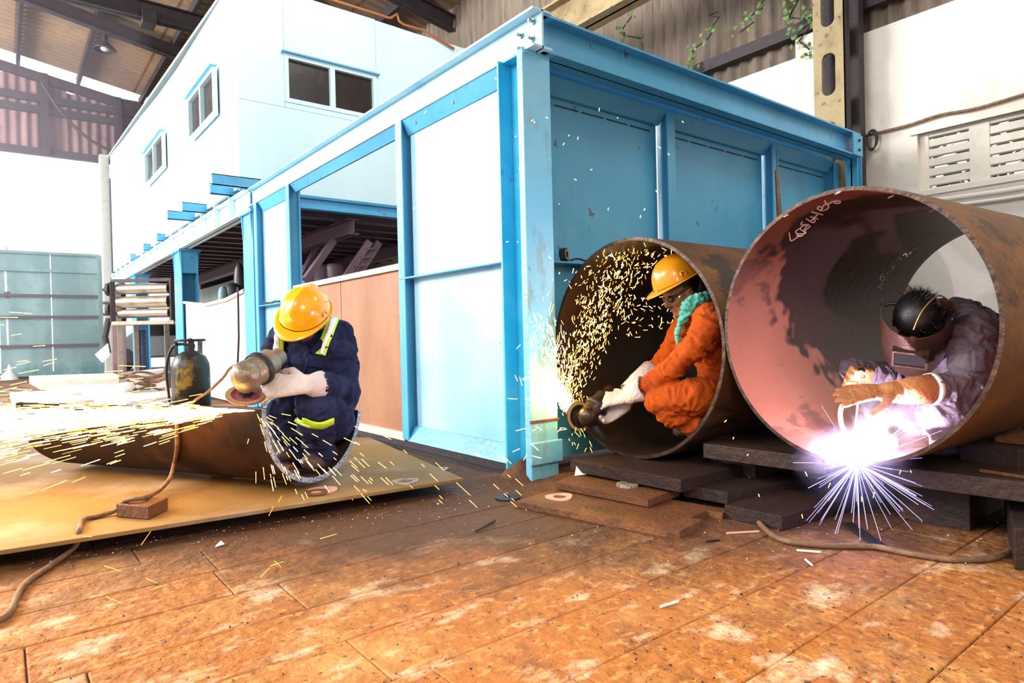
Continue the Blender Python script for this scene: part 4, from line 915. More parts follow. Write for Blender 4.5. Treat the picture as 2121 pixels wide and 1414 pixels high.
class Body:
    def __init__(s): s.pr = []; s.mb = MB()
    def cap(s, p0, r0, p1, r1, mi, flat=1.0, side=None):
        """tapered capsule; flat < 1 squeezes it across side"""
        p0 = Vector(p0); p1 = Vector(p1); d = (p1-p0); L = d.length
        if L < 1e-5: d = Vector((0, 0, 1))
        d.normalize(); a = Vector(side).normalized() if side is not None else d.orthogonal().normalized()
        a = (a-d*a.dot(d)).normalized(); b = d.cross(a); n = 14; rings = []
        for k in range(1, 5): t = pi/2*k/5; rings.append((p0-d*r0*cos(t), r0*sin(t)))
        for k in range(0, 5): rings.append((p0+(p1-p0)*(k/4), r0+(r1-r0)*k/4))
        for k in range(4, 0, -1): t = pi/2*k/5; rings.append((p1+d*r1*cos(t), r1*sin(t)))
        vs = [p0-d*r0]; 
        for c, r in rings:
            for k in range(n): th = 2*pi*k/n; vs.append(c+(a*cos(th)*flat+b*sin(th))*r)
        vs.append(p1+d*r1); fs = []; R_ = len(rings)
        for k in range(n): fs.append((0, 1+(k+1) % n, 1+k)); fs.append((1+(R_-1)*n+k, 1+(R_-1)*n+(k+1) % n, 1+R_*n))
        for j in range(R_-1):
            for k in range(n): fs.append((1+j*n+k, 1+j*n+(k+1) % n, 1+(j+1)*n+(k+1) % n, 1+(j+1)*n+k))
        s.mb.add(vs, fs); fa = (1+flat)/2; s.pr.append((p0, p1, r0*fa, r1*fa, mi)); return s
    def chain(s, pts, mi, flat=1.0, side=None):
        for i in range(len(pts)-1): s.cap(pts[i][0], pts[i][1], pts[i+1][0], pts[i+1][1], mi, flat, side)
        return s
    def ell(s, c, r, rot, mi):
        s.mb.ell(c, r, 16, 0, rot); m_ = min(r); k = max(range(3), key=lambda i: r[i]); ax = rot.col[k]*(r[k]-m_)
        s.pr.append((Vector(c)-ax, Vector(c)+ax, m_*1.05, m_*1.05, mi)); return s
    def finish(s, name, mats, parent, voxel=.007, smooth_it=4, fold=.006, fold_mats=(0,), seed=0., fscale=9.):
        tmp = s.mb.build('tmp', 'navy'); r = tmp.modifiers.new('r', 'REMESH'); r.mode = 'VOXEL'; r.voxel_size = voxel
        sm = tmp.modifiers.new('s', 'SMOOTH'); sm.factor = .5; sm.iterations = smooth_it
        dg = bpy.context.evaluated_depsgraph_get(); dg.update()
        me = bpy.data.meshes.new_from_object(tmp.evaluated_get(dg)); bpy.data.objects.remove(tmp)
        nv = len(me.vertices); co = np.empty(nv*3); me.vertices.foreach_get('co', co); co = co.reshape(-1, 3)
        no = np.empty(nv*3); me.vertices.foreach_get('normal', no); no = no.reshape(-1, 3)
        best = np.full(nv, 1e9); idx = np.zeros(nv, int); tpos = np.zeros(nv); axs = np.zeros((nv, 3)); ends = np.zeros(nv)
        for p0, p1, r0, r1, mi in s.pr:
            a = np.array(p0); d = np.array(p1)-a; L2_ = max(d@d, 1e-9); t = np.clip(((co-a)@d)/L2_, 0, 1)
            dist = np.linalg.norm(co-(a+t[:, None]*d), axis=1)-(r0+(r1-r0)*t)
            w_ = dist < best; best[w_] = dist[w_]; idx[w_] = mi; axs[w_] = d/math.sqrt(L2_); 
        # cloth folds: ridged noise, stretched along the limb
        if fold:
            amp = np.isin(idx, fold_mats)
            for i in np.nonzero(amp)[0]:
                c = co[i]; a = axs[i]; al = c@a; pnt = (c-a*al*.0)*fscale+a*al*fscale*.9
                q = Vector(pnt)+Vector((seed, seed*2, 0)); q2 = q+Vector(noise.noise_vector(q*.8))*.9
                n1 = 1-abs(noise.noise(q2))*2.2; n2 = 1-abs(noise.noise(q2*2.3+Vector((5, 1, 2))))*2.2
                co[i] += no[i]*fold*(n1*1.0+n2*.45-.6)
        me.vertices.foreach_set('co', co.ravel())
        nf = len(me.polygons); me.materials.clear()
        for m_ in mats: me.materials.append(M[m_])
        lt = np.empty(nf, int); me.polygons.foreach_get('loop_start', lt); lv = np.empty(len(me.loops), int); me.loops.foreach_get('vertex_index', lv)
        me.polygons.foreach_set('material_index', idx[lv[lt]]); me.polygons.foreach_set('use_smooth', [True]*nf); me.update()
        o = bpy.data.objects.new(name, me); COL.objects.link(o); me.name = name
        o.parent = parent; o.location = -parent.location
        s.bvh = BVHTree.FromPolygons([tuple(c) for c in co], [tuple(p.vertices) for p in me.polygons])
        s.vis = me; return o
    def head(s, c, R3_, mi, sc=1.0):
        f_ = lambda x, y, z: Vector(c)+R3_ @ Vector((x, y, z))*sc
        e = lambda p, r: s.ell(f_(*p), tuple(q*sc for q in r), R3_, mi)
        e((-.005, 0, .03), (.096, .076, .098)); e((.028, 0, -.02), (.062, .060, .085)); e((.035, 0, -.068), (.050, .050, .042))
        s.cap(f_(.086, 0, .012), .009*sc, f_(.104, 0, -.026), .0135*sc, mi); e((.094, .0, -.030), (.012, .019, .009))
        e((.083, 0, -.056), (.013, .026, .008)); e((.080, 0, -.068), (.013, .022, .008)); e((.076, 0, -.092), (.020, .024, .017))
        for q in (-1, 1):
            s.cap(f_(.082, q*.014, .026), .011*sc, f_(.066, q*.048, .022), .011*sc, mi); e((-.008, q*.078, -.012), (.020, .010, .031)); e((.055, q*.038, -.030), (.028, .022, .022))
    def hand(s, w, dirn, palm, mi, curl=.6, sc=1.0, side=1, spread=.18):
        """w wrist, dirn towards fingers, palm = palm-facing normal, curl radians per joint; thumb on side"""
        d = Vector(dirn).normalized(); pn = Vector(palm); pn = (pn-d*pn.dot(d)).normalized(); sd = d.cross(pn)*side
        w = Vector(w)
        for q in (-.028, -.010, .010, .028): s.cap(w+sd*q*.6*sc, .017*sc, w+d*.085*sc+sd*q*sc, .0145*sc, mi)
        ln = [(.040, .026, .020), (.044, .030, .022), (.041, .027, .021), (.033, .021, .018)]
        for i, q in enumerate((.033, .011, -.011, -.031)):
            p = w+d*.088*sc+sd*q*sc; a = .15+curl*.6; dd = (d+sd*(spread*(q/.033))*.5).normalized(); r = (.0125, .0125, .012, .0105)[i]*sc*1.12
            for l in ln[i]:
                v = dd*cos(a)+pn*sin(a); p2 = p+v*l*sc; s.cap(p, r, p2, r*.93, mi); p = p2; a += curl; r *= .93
        p = w+d*.022*sc+sd*.028*sc; v = (d*.55+sd*.75+pn*.3).normalized()
        p2 = p+v*.045*sc; s.cap(p, .017*sc, p2, .014*sc, mi); v2 = (d*.85+sd*.25+pn*.45).normalized(); p3 = p2+v2*.032*sc; s.cap(p2, .0145*sc, p3, .0125*sc, mi)
        s.cap(p3, .0125*sc, p3+(v2+pn*.3).normalized()*.022*sc, .011*sc, mi)
    def hit(s, px, py, off=.004):
        d = ray(px, py); dn = d.normalized(); h = s.bvh.ray_cast(CAM, dn)
        if h[0] is None: return None
        return h[0]+h[1]*off*(1 if h[1].dot(dn) < 0 else -1)
    def ribbon(s, ea, eb, name, m_, parent, n=14, k=3, off=.011, solid=.003):
        def samp(e, t):
            e = [Vector((a, b, 0)) for a, b in e]; L = [0]
            for i in range(len(e)-1): L.append(L[-1]+(e[i+1]-e[i]).length)
            x = t*L[-1]
            for i in range(len(e)-1):
                if x <= L[i+1]+1e-6: return e[i].lerp(e[i+1], (x-L[i])/max(1e-6, L[i+1]-L[i]))
            return e[-1]
        vs = []; last = None
        for i in range(n+1):
            a = samp(ea, i/n); b = samp(eb, i/n)
            for j in range(k+1):
                p = a.lerp(b, j/k); h = s.hit(p.x, p.y, off)
                if h is None or (last is not None and (h-last).length > .12):
                    Z = (last-CAM).dot(FW) if last is not None else 3.0; h = P(p.x, p.y, Z)
                vs.append(h); last = h
            last = vs[-(k+1)]
        # light smoothing
        g = [[vs[i*(k+1)+j] for j in range(k+1)] for i in range(n+1)]
        for _ in range(5):
            g = [[(g[max(i-1, 0)][j]+g[i][j]*2+g[min(i+1, n)][j])/4 if 0 < i < n else g[i][j] for j in range(k+1)] for i in range(n+1)]
        fs = [(i*(k+1)+j, i*(k+1)+j+1, (i+1)*(k+1)+j+1, (i+1)*(k+1)+j) for i in range(n) for j in range(k)]
        mb = MB(); mb.add([v for r_ in g for v in r_], fs); o = mb.build(name, m_, parent, smooth=True)
        so = o.modifiers.new('s', 'SOLIDIFY'); so.thickness = solid; so.offset = 0
        return o

def hard_hat(c, R3_, m_, parent, sc=1.0):
    """c at rim centre; R3_ columns front, left, up"""
    c = Vector(c); T = lambda x, y, z: c+R3_ @ Vector((x, y, z))*sc
    n = 48; mb = MB(); vs = []; rows = []
    A_, B_, H_ = .132, .108, .125
    prof = [(0.0, 1.0), (.20, .985), (.42, .925), (.62, .82), (.78, .68), (.89, .50), (.96, .30), (1.0, .10), (1.015, 0.02)]
    for (r, h) in prof:
        row = []
        for k in range(n):
            t = 2*pi*k/n; x = A_*r*cos(t); y = B_*r*sin(t); rid = .010*math.exp(-(y/.018)**2)*(1 if r < .93 else .3) if abs(y) < .06 else 0
            rid -= .004*math.exp(-((abs(y)-.034)/.010)**2)*(1 if r < .9 else .2)
            row.append(len(vs)); vs.append(T(x, y, H_*h+rid))
        rows.append(row)
    for (e0, e1, dz) in ((.008, .022, -.002), (.012, .052, -.012), (.011, .054, -.018)):
        row = []
        for k in range(n):
            t = 2*pi*k/n; f_ = max(0, cos(t))**1.6; x = (A_*1.015+e0+(e1-e0)*f_)*cos(t); y = (B_*1.015+e0+(e1-e0)*f_*.45)*sin(t)
            row.append(len(vs)); vs.append(T(x, y, H_*.02+dz*(.35+.65*f_)))
        rows.append(row)
    fs = [(rows[j][k], rows[j+1][k], rows[j+1][(k+1) % n], rows[j][(k+1) % n]) for j in range(len(rows)-1) for k in range(n)]
    mb.add(vs, fs); o = mb.build('hard_hat', m_, parent, smooth=True)
    so = o.modifiers.new('s', 'SOLIDIFY'); so.thickness = .003; so.offset = -1
    ss = o.modifiers.new('ss', 'SUBSURF'); ss.levels = 1; ss.render_levels = 1
    # side slots
    for q in (1, -1):
        mb = MB(); mb.tube([T(-.012, q*.110, .026), T(-.012, q*.104, .040), T(.014, q*.104, .040), T(.014, q*.110, .026)], .004*sc, 6)
        k_ = mb.build('slot_lug', m_, o, smooth=True); k_.location = (0, 0, 0)
        k_.parent = o; k_.location = -o.parent.location*0
    mb = MB()
    for q in (1, -1):
        mb.tube([T(A_*.86*cos(t), q*B_*.86*abs(sin(t)), -.012) for t in np.linspace(0, pi, 12)], .009*sc, 6)
    hb = mb.build('headband', 'black', o, smooth=True); hb.location = (0, 0, 0)
    return o

# ---------------------------------------------------------------- worker 1 (navy)
p1 = empty('person', P(650, 968, 3.2)); B = Body(); N, SK, GL, BT = 0, 1, 2, 3
cam_side = RT
pel = P(676, 858, 3.27); wai = P(682, 815, 3.34); che = P(655, 742, 3.34); nk = P(642, 680, 3.28)
B.cap(pel, .125, wai, .140, N, 1.0, RT); B.cap(wai, .140, che, .155, N, 1.10, RT); B.cap(che, .155, P(646, 712, 3.34), .125, N, 1.3, RT)
shR = P(583, 700, 3.30); shL = P(703, 692, 3.42)
B.cap(P(642, 696, 3.34), .095, shR, .072, N); B.cap(P(646, 694, 3.34), .098, shL, .080, N)
B.chain([(nk, .055), (P(630, 668, 3.22), .052)], SK); B.chain([(P(640, 695, 3.30), .080), (P(636, 684, 3.27), .070)], N)
# collar
R_h = frame(D(-.30, -.62, -.62), D(.12, .70, -.72)); hc = P(634, 662, 3.20)
B.head(hc, R_h, SK)
# image-right arm
elL = P(706, 812, 3.22); wrL = P(660, 797, 2.92)
B.chain([(shL, .078), (P(712, 760, 3.42), .076), (elL, .070)], N); B.chain([(elL, .070), (P(675, 800, 3.02), .060), (P(664, 797, 2.94), .056)], N)
hL = P(640, 796, 2.86)
B.chain([(P(656, 796, 2.91), .050), (hL, .046)], GL)
B.hand(P(634, 795, 2.83), D(-1, -.06, -.14), D(-.1, -.60, .80), GL, .50, 1.38, -1, .08)
# image-left arm
elR = P(556, 775, 3.16); wrR = P(556, 784, 3.03)
B.chain([(shR, .070), (P(566, 740, 3.26), .064), (elR, .060)], N); B.chain([(elR, .060), (P(560, 785, 2.97), .050)], N)
B.hand(P(568, 782, 2.94), D(-.75, .45, .0), D(-.5, -.6, -.3), GL, .75, 1.1, -1, .2)
# legs
hipL = P(685, 872, 3.22); knL = P(652, 838, 2.97); anL = P(668, 945, 3.14)
B.chain([(hipL, .112), (P(672, 856, 3.1), .10), (knL, .088)], N); B.chain([(knL, .088), (P(654, 880, 3.03), .082), (P(664, 935, 3.12), .070)], N)
hipR = P(660, 872, 3.28); knR = P(588, 852, 3.10); anR = P(617, 935, 3.18)
B.chain([(hipR, .112), (knR, .088)], N); B.chain([(knR, .082), (anR, .065)], N)
B.chain([(P(668, 952, 3.13), .042), (P(640, 957, 3.02), .036)], BT, 1.15, RT); B.chain([(P(617, 938, 3.20), .042), (P(586, 943, 3.10), .034)], BT, 1.15, RT)
bd = B.finish('body', ['navy', 'skin', 'glove', 'boot'], p1, .0072, 3, .0150, (0,), 1.0, 7.0)
hard_hat(hc+R_h.col[2]*.052-R_h.col[0]*.004, R_h, 'helmet_y', p1, 1.04)
# glove cuff, collar, tapes, pockets
def loft(name, rings, m_, parent, n=24, wob=0.0, th=.003):
    mb = MB(); vs = []
    for (c, d, r, fl) in rings:
        d = Vector(d).normalized(); a = (UP-d*UP.dot(d)).normalized(); b = d.cross(a)
        for k in range(n):
            t = 2*pi*k/n; rr = r*(1+wob*noise.noise(Vector((cos(t)*2, sin(t)*2, r*40)))); vs.append(Vector(c)+(a*cos(t)+b*sin(t)*fl)*rr)
    fs = [(j*n+k, j*n+(k+1) % n, (j+1)*n+(k+1) % n, (j+1)*n+k) for j in range(len(rings)-1) for k in range(n)]
    mb.add(vs, fs); o = mb.build(name, m_, parent, smooth=True); so = o.modifiers.new('s', 'SOLIDIFY'); so.thickness = th; return o
d_ = (P(664, 797, 2.95)-hL).normalized()
loft('glove_cuff', [(hL, d_, .043, 1), (P(647, 797, 2.89), d_, .052, 1), (P(652, 797, 2.91), d_, .056, 1), (P(659, 797, 2.93), d_, .061, 1)], 'glove', p1, 24, .10)
B.ribbon([(574, 684), (570, 700), (568, 718), (568, 738)], [(590, 684), (588, 700), (586, 718), (586, 738)], 'shoulder_tape', 'hivis', p1)
B.ribbon([(573, 686), (569, 700), (567, 718), (567, 737)], [(583, 686), (580, 700), (578, 718), (578, 737)], 'reflective_strip', 'reflect', p1, off=.019)
B.ribbon([(676, 664), (668, 690), (660, 712), (653, 736)], [(702, 662), (690, 690), (682, 712), (676, 738)], 'shoulder_tape', 'hivis', p1, 14, 4)
B.ribbon([(684, 662), (675, 690), (667, 712), (660, 737)], [(695, 662), (684, 690), (675, 712), (669, 738)], 'reflective_strip', 'reflect', p1, 14, 4, off=.020)
B.ribbon([(606, 869), (630, 879), (650, 887), (672, 885), (687, 878)], [(612, 857), (635, 866), (652, 873), (672, 870), (687, 862)], 'shin_tape', 'hivis', p1, 16, 3, .015)
B.ribbon([(568, 737), (571, 760)], [(601, 741), (599, 764)], 'chest_pocket', 'navy', p1, 6, 6, .008)
B.ribbon([(628, 734), (636, 758)], [(676, 742), (672, 764)], 'chest_pocket', 'navy', p1, 6, 6, .008)
B.ribbon([(598, 694), (612, 712), (638, 738)], [(608, 688), (624, 702), (644, 722)], 'collar', 'navy', p1, 10, 3, .010, .006)
B.ribbon([(680, 684), (664, 700), (645, 724)], [(688, 698), (670, 714), (650, 738)], 'collar', 'navy', p1, 10, 3, .010, .006)
B.ribbon([(643, 725), (632, 755), (620, 785)], [(647, 727), (637, 757), (626, 787)], 'front_placket', 'navy', p1, 10, 2, .010, .006)
tag(p1, 'worker in navy coveralls and yellow helmet, crouching over the half pipe with a grinder', 'person')

# ---------------------------------------------------------------- worker 2 (orange)
p2_ = empty('person', P(1420, 895, 3.15)); B2 = Body()
pel = P(1488, 800, 3.18); wai = P(1494, 755, 3.18); che = P(1462, 688, 3.18)
B2.cap(pel, .115, wai, .105, 0, .9, FW); B2.cap(wai, .105, che, .125, 0, .95, FW); B2.cap(che, .130, P(1450, 652, 3.18), .100, 0)
shN = P(1474, 662, 3.04); shF = P(1425, 668, 3.36)
B2.cap(P(1452, 650, 3.18), .085, shN, .078, 0); B2.cap(P(1448, 655, 3.2), .085, shF, .068, 0)
B2.chain([(P(1445, 640, 3.2), .056), (P(1430, 618, 3.22), .052)], 1)
R_h = frame(D(-.86, -.46, -.12), D(-.38, .88, -.10)); hc = P(1412, 604, 3.24)
B2.head(hc, R_h, 1, .98)
elN = P(1416, 742, 3.06); 
B2.chain([(shN, .080), (P(1450, 705, 3.03), .068), (elN, .060)], 0); B2.chain([(elN, .060), (P(1378, 774, 3.10), .054), (P(1342, 802, 3.15), .050)], 0)
elF = P(1385, 742, 3.42); B2.chain([(shF, .068), (elF, .062), (P(1358, 768, 3.44), .056)], 0)
B2.chain([(P(1348, 800, 3.14), .046), (P(1325, 809, 3.18), .044), (P(1302, 820, 3.25), .040)], 2)
B2.chain([(P(1352, 772, 3.42), .052), (P(1322, 790, 3.40), .054), (P(1306, 812, 3.36), .048), (P(1298, 828, 3.33), .040)], 2)
B2.hand(P(1300, 822, 3.27), D(-.92, -.12, .20), D(.0, -.80, .60), 2, .62, 1.18, -1, .12)
B2.hand(P(1296, 838, 3.33), D(-.80, -.45, .1), D(.1, .5, -.85), 2, .65, 1.12, 1, .12)
hipN = P(1488, 822, 3.14); knN = P(1366, 828, 3.12)
B2.chain([(hipN, .088), (P(1432, 822, 3.07), .088), (knN, .074)], 0)
B2.chain([(knN, .074), (P(1395, 856, 3.12), .070), (P(1432, 876, 3.10), .052)], 0)
hipF = P(1500, 815, 3.28); knF = P(1385, 835, 3.34); B2.chain([(hipF, .10), (knF, .07)], 0); B2.chain([(knF, .068), (P(1440, 885, 3.28), .055)], 0)
B2.chain([(P(1436, 874, 3.12), .038), (P(1455, 872, 3.10), .036)], 3); B2.chain([(P(1440, 888, 3.3), .036), (P(1405, 892, 3.32), .030)], 3)
B2.finish('body', ['orange', 'skin', 'glove', 'boot'], p2_, .0068, 3, .0125, (0,), 3.0, 7.5)
hh = hc+R_h.col[2]*.062-R_h.col[0]*.006
hard_hat(hh, R_h, 'helmet_o', p2_, .98)
T = lambda x, y, z: hc+R_h @ Vector((x, y, z))*.98
# hair, goggles
mb = MB(); mb.ell(T(-.022, 0, .028), (.090, .078, .085), 20, 0, R_h); mb.build('hair', 'hair', p2_, smooth=True)
mb = MB()
for q in (1, -1): mb.tube([T(.088, q*.012, .004), T(.074, q*.052, .006), T(.030, q*.074, .012), T(-.005, q*.082, .016)], .0045, 6)
mb.build('goggle_frame', 'black', p2_, smooth=True)
for q in (1, -1): MB().ell(T(.083, q*.032, -.001), (.012, .024, .019), 14, 0, R_h).build('goggle_lens', 'lens', p2_, smooth=True)
for q in (1, -1): MB().ell(T(.067, q*.030, .002), (.012, .012, .012), 12, 0, R_h).build('eye', 'paper', p2_, smooth=True)
mb = MB(); mb.tube([T(.092, .022, -.046), T(.100, 0, -.042), T(.092, -.022, -.046)], .005, 6); mb.build('moustache', 'hair', p2_, smooth=True)
# scarf
sc_ = Body(); mbp = [(P(1412, 668, 3.12), .016), (P(1417, 654, 3.10), .022), (P(1428, 632, 3.08), .036), (P(1448, 622, 3.08), .036), (P(1466, 622, 3.12), .030), (P(1474, 632, 3.2), .026)]
sc_.chain(mbp, 0); sc_.chain([(P(1402, 690, 3.12), .012), (P(1410, 668, 3.10), .016), (P(1428, 642, 3.08), .026), (P(1460, 612, 3.12), .024)], 0); sc_.chain([(P(1425, 650, 3.3), .03), (P(1448, 628, 3.34), .03), (P(1470, 630, 3.26), .03)], 0)
sc_.chain([(P(1405, 690, 3.13), .012), (P(1403, 712, 3.14), .007)], 0)
sc_.finish('neck_scarf', ['teal_cloth'], p2_, .0045, 2, .0085, (0,), 5., 15)
d_ = (P(1350, 800, 3.14)-P(1292, 822, 3.24)).normalized()
loft('glove_cuff', [(P(1300, 819, 3.22), d_, .043, 1), (P(1318, 812, 3.18), d_, .050, 1.05), (P(1336, 804, 3.15), d_, .060, 1.05)], 'glove', p2_, 24, .12)
d_ = (P(1362, 764, 3.43)-P(1300, 812, 3.36)).normalized()
loft('glove_cuff', [(P(1300, 812, 3.36), d_, .050, 1), (P(1328, 790, 3.40), d_, .062, 1.05), (P(1352, 772, 3.43), d_, .072, 1.05)], 'glove', p2_, 24, .12)
B2.ribbon([(1418, 642), (1412, 668), (1410, 690)], [(1436, 640), (1428, 668), (1416, 700)], 'collar', 'orange', p2_, 8, 3, .012, .006)
tag(p2_, 'worker in orange coveralls and scuffed helmet, squatting inside the smaller pipe', 'person')

# ---------------------------------------------------------------- worker 3 (grey, welding)
p3_ = empty('person', P(1980, 930, 2.7)); B3 = Body()
pel = P(2052, 850, 2.78); wai = P(2050, 790, 2.78); che = P(2005, 705, 2.74)
B3.cap(pel, .140, wai, .140, 0, 1., FW); B3.cap(wai, .140, che, .145, 0, 1.05, FW); B3.cap(che, .140, P(1985, 672, 2.74), .110, 0)
shN = P(2010, 682, 2.58); shF = P(1950, 680, 2.94)
B3.cap(P(1985, 668, 2.74), .09, shN, .080, 0); B3.cap(P(1980, 670, 2.74), .09, shF, .070, 0)
B3.chain([(P(1968, 652, 2.74), .058), (P(1935, 645, 2.72), .056)], 1)
R_h = frame(D(-.46, -.72, -.52), D(-.34, .68, -.65)); hc = P(1898, 668, 2.66)
B3.head(hc, R_h, 1, 1.0)
elN = P(2002, 800, 2.50)
B3.chain([(shN, .082), (P(2012, 745, 2.53), .078), (elN, .070)], 0); B3.chain([(elN, .070), (P(1960, 808, 2.48), .060), (P(1938, 806, 2.47), .055)], 0)
elF = P(1880, 775, 2.98); B3.chain([(shF, .072), (elF, .064), (P(1815, 778, 2.84), .056), (P(1765, 768, 2.74), .052)], 0)
B3.chain([(P(1925, 806, 2.465), .046), (P(1880, 810, 2.45), .046), (P(1842, 812, 2.44), .040)], 2)
B3.hand(P(1845, 812, 2.44), D(-1, .02, -.02), D(.0, -.85, .45), 2, .10, 1.12, 1, .30)
B3.hand(P(1800, 780, 2.72), D(-1, .1, -.3), D(.1, -.3, -.9), 2, .70, 1.05, -1, .2)
hipN = P(2045, 872, 2.72); knN = P(1955, 862, 2.50)
B3.chain([(hipN, .115), (P(2000, 868, 2.6), .105), (knN, .090)], 0); B3.chain([(knN, .088), (P(1960, 905, 2.56), .080), (P(1975, 930, 2.62), .062)], 0)
hipF = P(2040, 865, 2.95); knF = P(1900, 855, 2.85); B3.chain([(hipF, .11), (knF, .085)], 0); B3.chain([(knF, .085), (P(1915, 905, 2.9), .07)], 0)
B3.chain([(P(1972, 928, 2.62), .042), (P(1935, 930, 2.56), .034)], 3); B3.chain([(P(1915, 912, 2.88), .042), (P(1880, 915, 2.84), .034)], 3)
B3.finish('body', ['greycloth', 'skin', 'brownglove', 'boot'], p3_, .0062, 3, .0135, (0,), 7.0, 7.5)
d_ = (P(1935, 806, 2.47)-P(1842, 812, 2.44)).normalized()
loft('glove_cuff', [(P(1855, 811, 2.445), d_, .044, 1), (P(1890, 809, 2.455), d_, .052, 1), (P(1930, 805, 2.47), d_, .058, 1)], 'brownglove', p3_, 24, .08)
loft('cuff_trim', [(P(1922, 806, 2.468), d_, .0600, 1), (P(1932, 805, 2.47), d_, .0615, 1)], 'paper', p3_, 24, .02)
T = lambda x, y, z: hc+R_h @ Vector((x, y, z))
# hair with strands
mb = MB(); mb.ell(T(-.008, 0, .040), (.106, .086, .090), 22, 0, R_h)
hb_ = mb.build('hair', 'hair', p3_, smooth=True); hb_['kind'] = 'stuff'
mb = MB()
for _ in range(420):
    t = random.uniform(0, 2*pi); ph = random.uniform(.1, 1.5); v = Vector((cos(t)*sin(ph), sin(t)*sin(ph), cos(ph))); b0 = Vector((-.02, 0, .034))+Vector((v.x*.097, v.y*.083, v.z*.093))
    tip = b0+v*random.uniform(.012, .030)+Vector((random.uniform(-.02, .02), random.uniform(-.02, .02), 0)); sdv = v.orthogonal().normalized()*.0022
    mb.add([T(*(b0-sdv)), T(*(b0+sdv)), T(*tip)], [(0, 1, 2)])
mb.build('hair_strands', 'hair', p3_)['kind'] = 'stuff'
# welding mask: curved shell around the face, chin closed
mk = MB(); vs = []; nu, nv_ = 30, 16
for j in range(nv_+1):
    h = j/nv_; z = .085-.295*h; tap = 1-.25*max(0, h-.45)/.55; rx = .158*(1-.9*max(0, h-.86)**1.0*1.2)*tap; ry = .128*tap*(1-.6*max(0, h-.86)*2)
    for i in range(nu+1):
        t = -1.75+3.5*i/nu; drop = .03*(1-cos(t))*(1-h)
        vs.append(T(.010+rx*cos(t)*(1 if cos(t) > 0 else .7), ry*sin(t)/max(.01, 1)*1.0, z+drop-.015*h*(1-cos(t))))
fs = [(j*(nu+1)+i, j*(nu+1)+i+1, (j+1)*(nu+1)+i+1, (j+1)*(nu+1)+i) for j in range(nv_) for i in range(nu)]
mk.add(vs, fs); msk = mk.build('welding_mask', 'mask', p3_, smooth=True)
so = msk.modifiers.new('s', 'SOLIDIFY'); so.thickness = .003; ss = msk.modifiers.new('ss', 'SUBSURF'); ss.levels = 1; ss.render_levels = 1
# lens box
def rb(x0, x1, y0, y1, z0, z1, mb):
    vs = [T(x, y, z) for z in (z0, z1) for (x, y) in ((x0, y0), (x1, y0), (x1, y1), (x0, y1))]
    mb.add(vs, [(0, 3, 2, 1), (4, 5, 6, 7), (0, 1, 5, 4), (1, 2, 6, 5), (2, 3, 7, 6), (3, 0, 4, 7)])
mb = MB(); zc_ = -.030
rb(.145, .185, -.062, .062, zc_+.036, zc_+.044, mb); rb(.145, .185, -.062, .062, zc_-.044, zc_-.036, mb); rb(.145, .185, -.062, -.054, zc_-.036, zc_+.036, mb); rb(.145, .185, .054, .062, zc_-.036, zc_+.036, mb)
lb = mb.build('lens_box', 'mask', msk); lb.location = (0, 0, 0)
mb = MB(); rb(.172, .176, -.054, .054, zc_-.036, zc_+.036, mb); q_ = mb.build('lens_glass', 'lens', msk); q_.location = (0, 0, 0)
mb = MB(); mb.tube([T(-.03, .118*cos(t), .055+.02*sin(t)) for t in np.linspace(-.2, pi+.2, 14)], .007, 6); q_ = mb.build('head_strap', 'black', msk, smooth=True); q_.location = (0, 0, 0)
mb = MB(); mb.tube(smooth_path([T(.125, .0, .085), T(.06, .02, .130), T(-.03, .06, .128), T(-.07, .09, .08)]), .003, 6); q_ = mb.build('wire_band', 'brass', msk, smooth=True); q_.location = (0, 0, 0)
mb = MB(); mb.ell(T(-.005, .124, .03), (.007, .007, .007), 8); mb.ell(T(.015, .126, .022), (.007, .007, .007), 8); q_ = mb.build('rivets', 'reflect', msk, smooth=True); q_.location = (0, 0, 0); q_['kind'] = 'stuff'
# shirt collar + sleeve pocket
B3.ribbon([(1945, 618), (1962, 640), (1975, 668)], [(1958, 616), (1985, 640), (1990, 664)], 'collar', 'greycloth', p3_, 8, 3, .012, .006)
B3.ribbon([(2012, 722), (2012, 768)], [(2042, 722), (2040, 770)], 'sleeve_pocket', 'greycloth', p3_, 6, 4, .008)
tag(p3_, 'welder in grey coveralls and bronze welding mask, bent over inside the larger pipe', 'person')

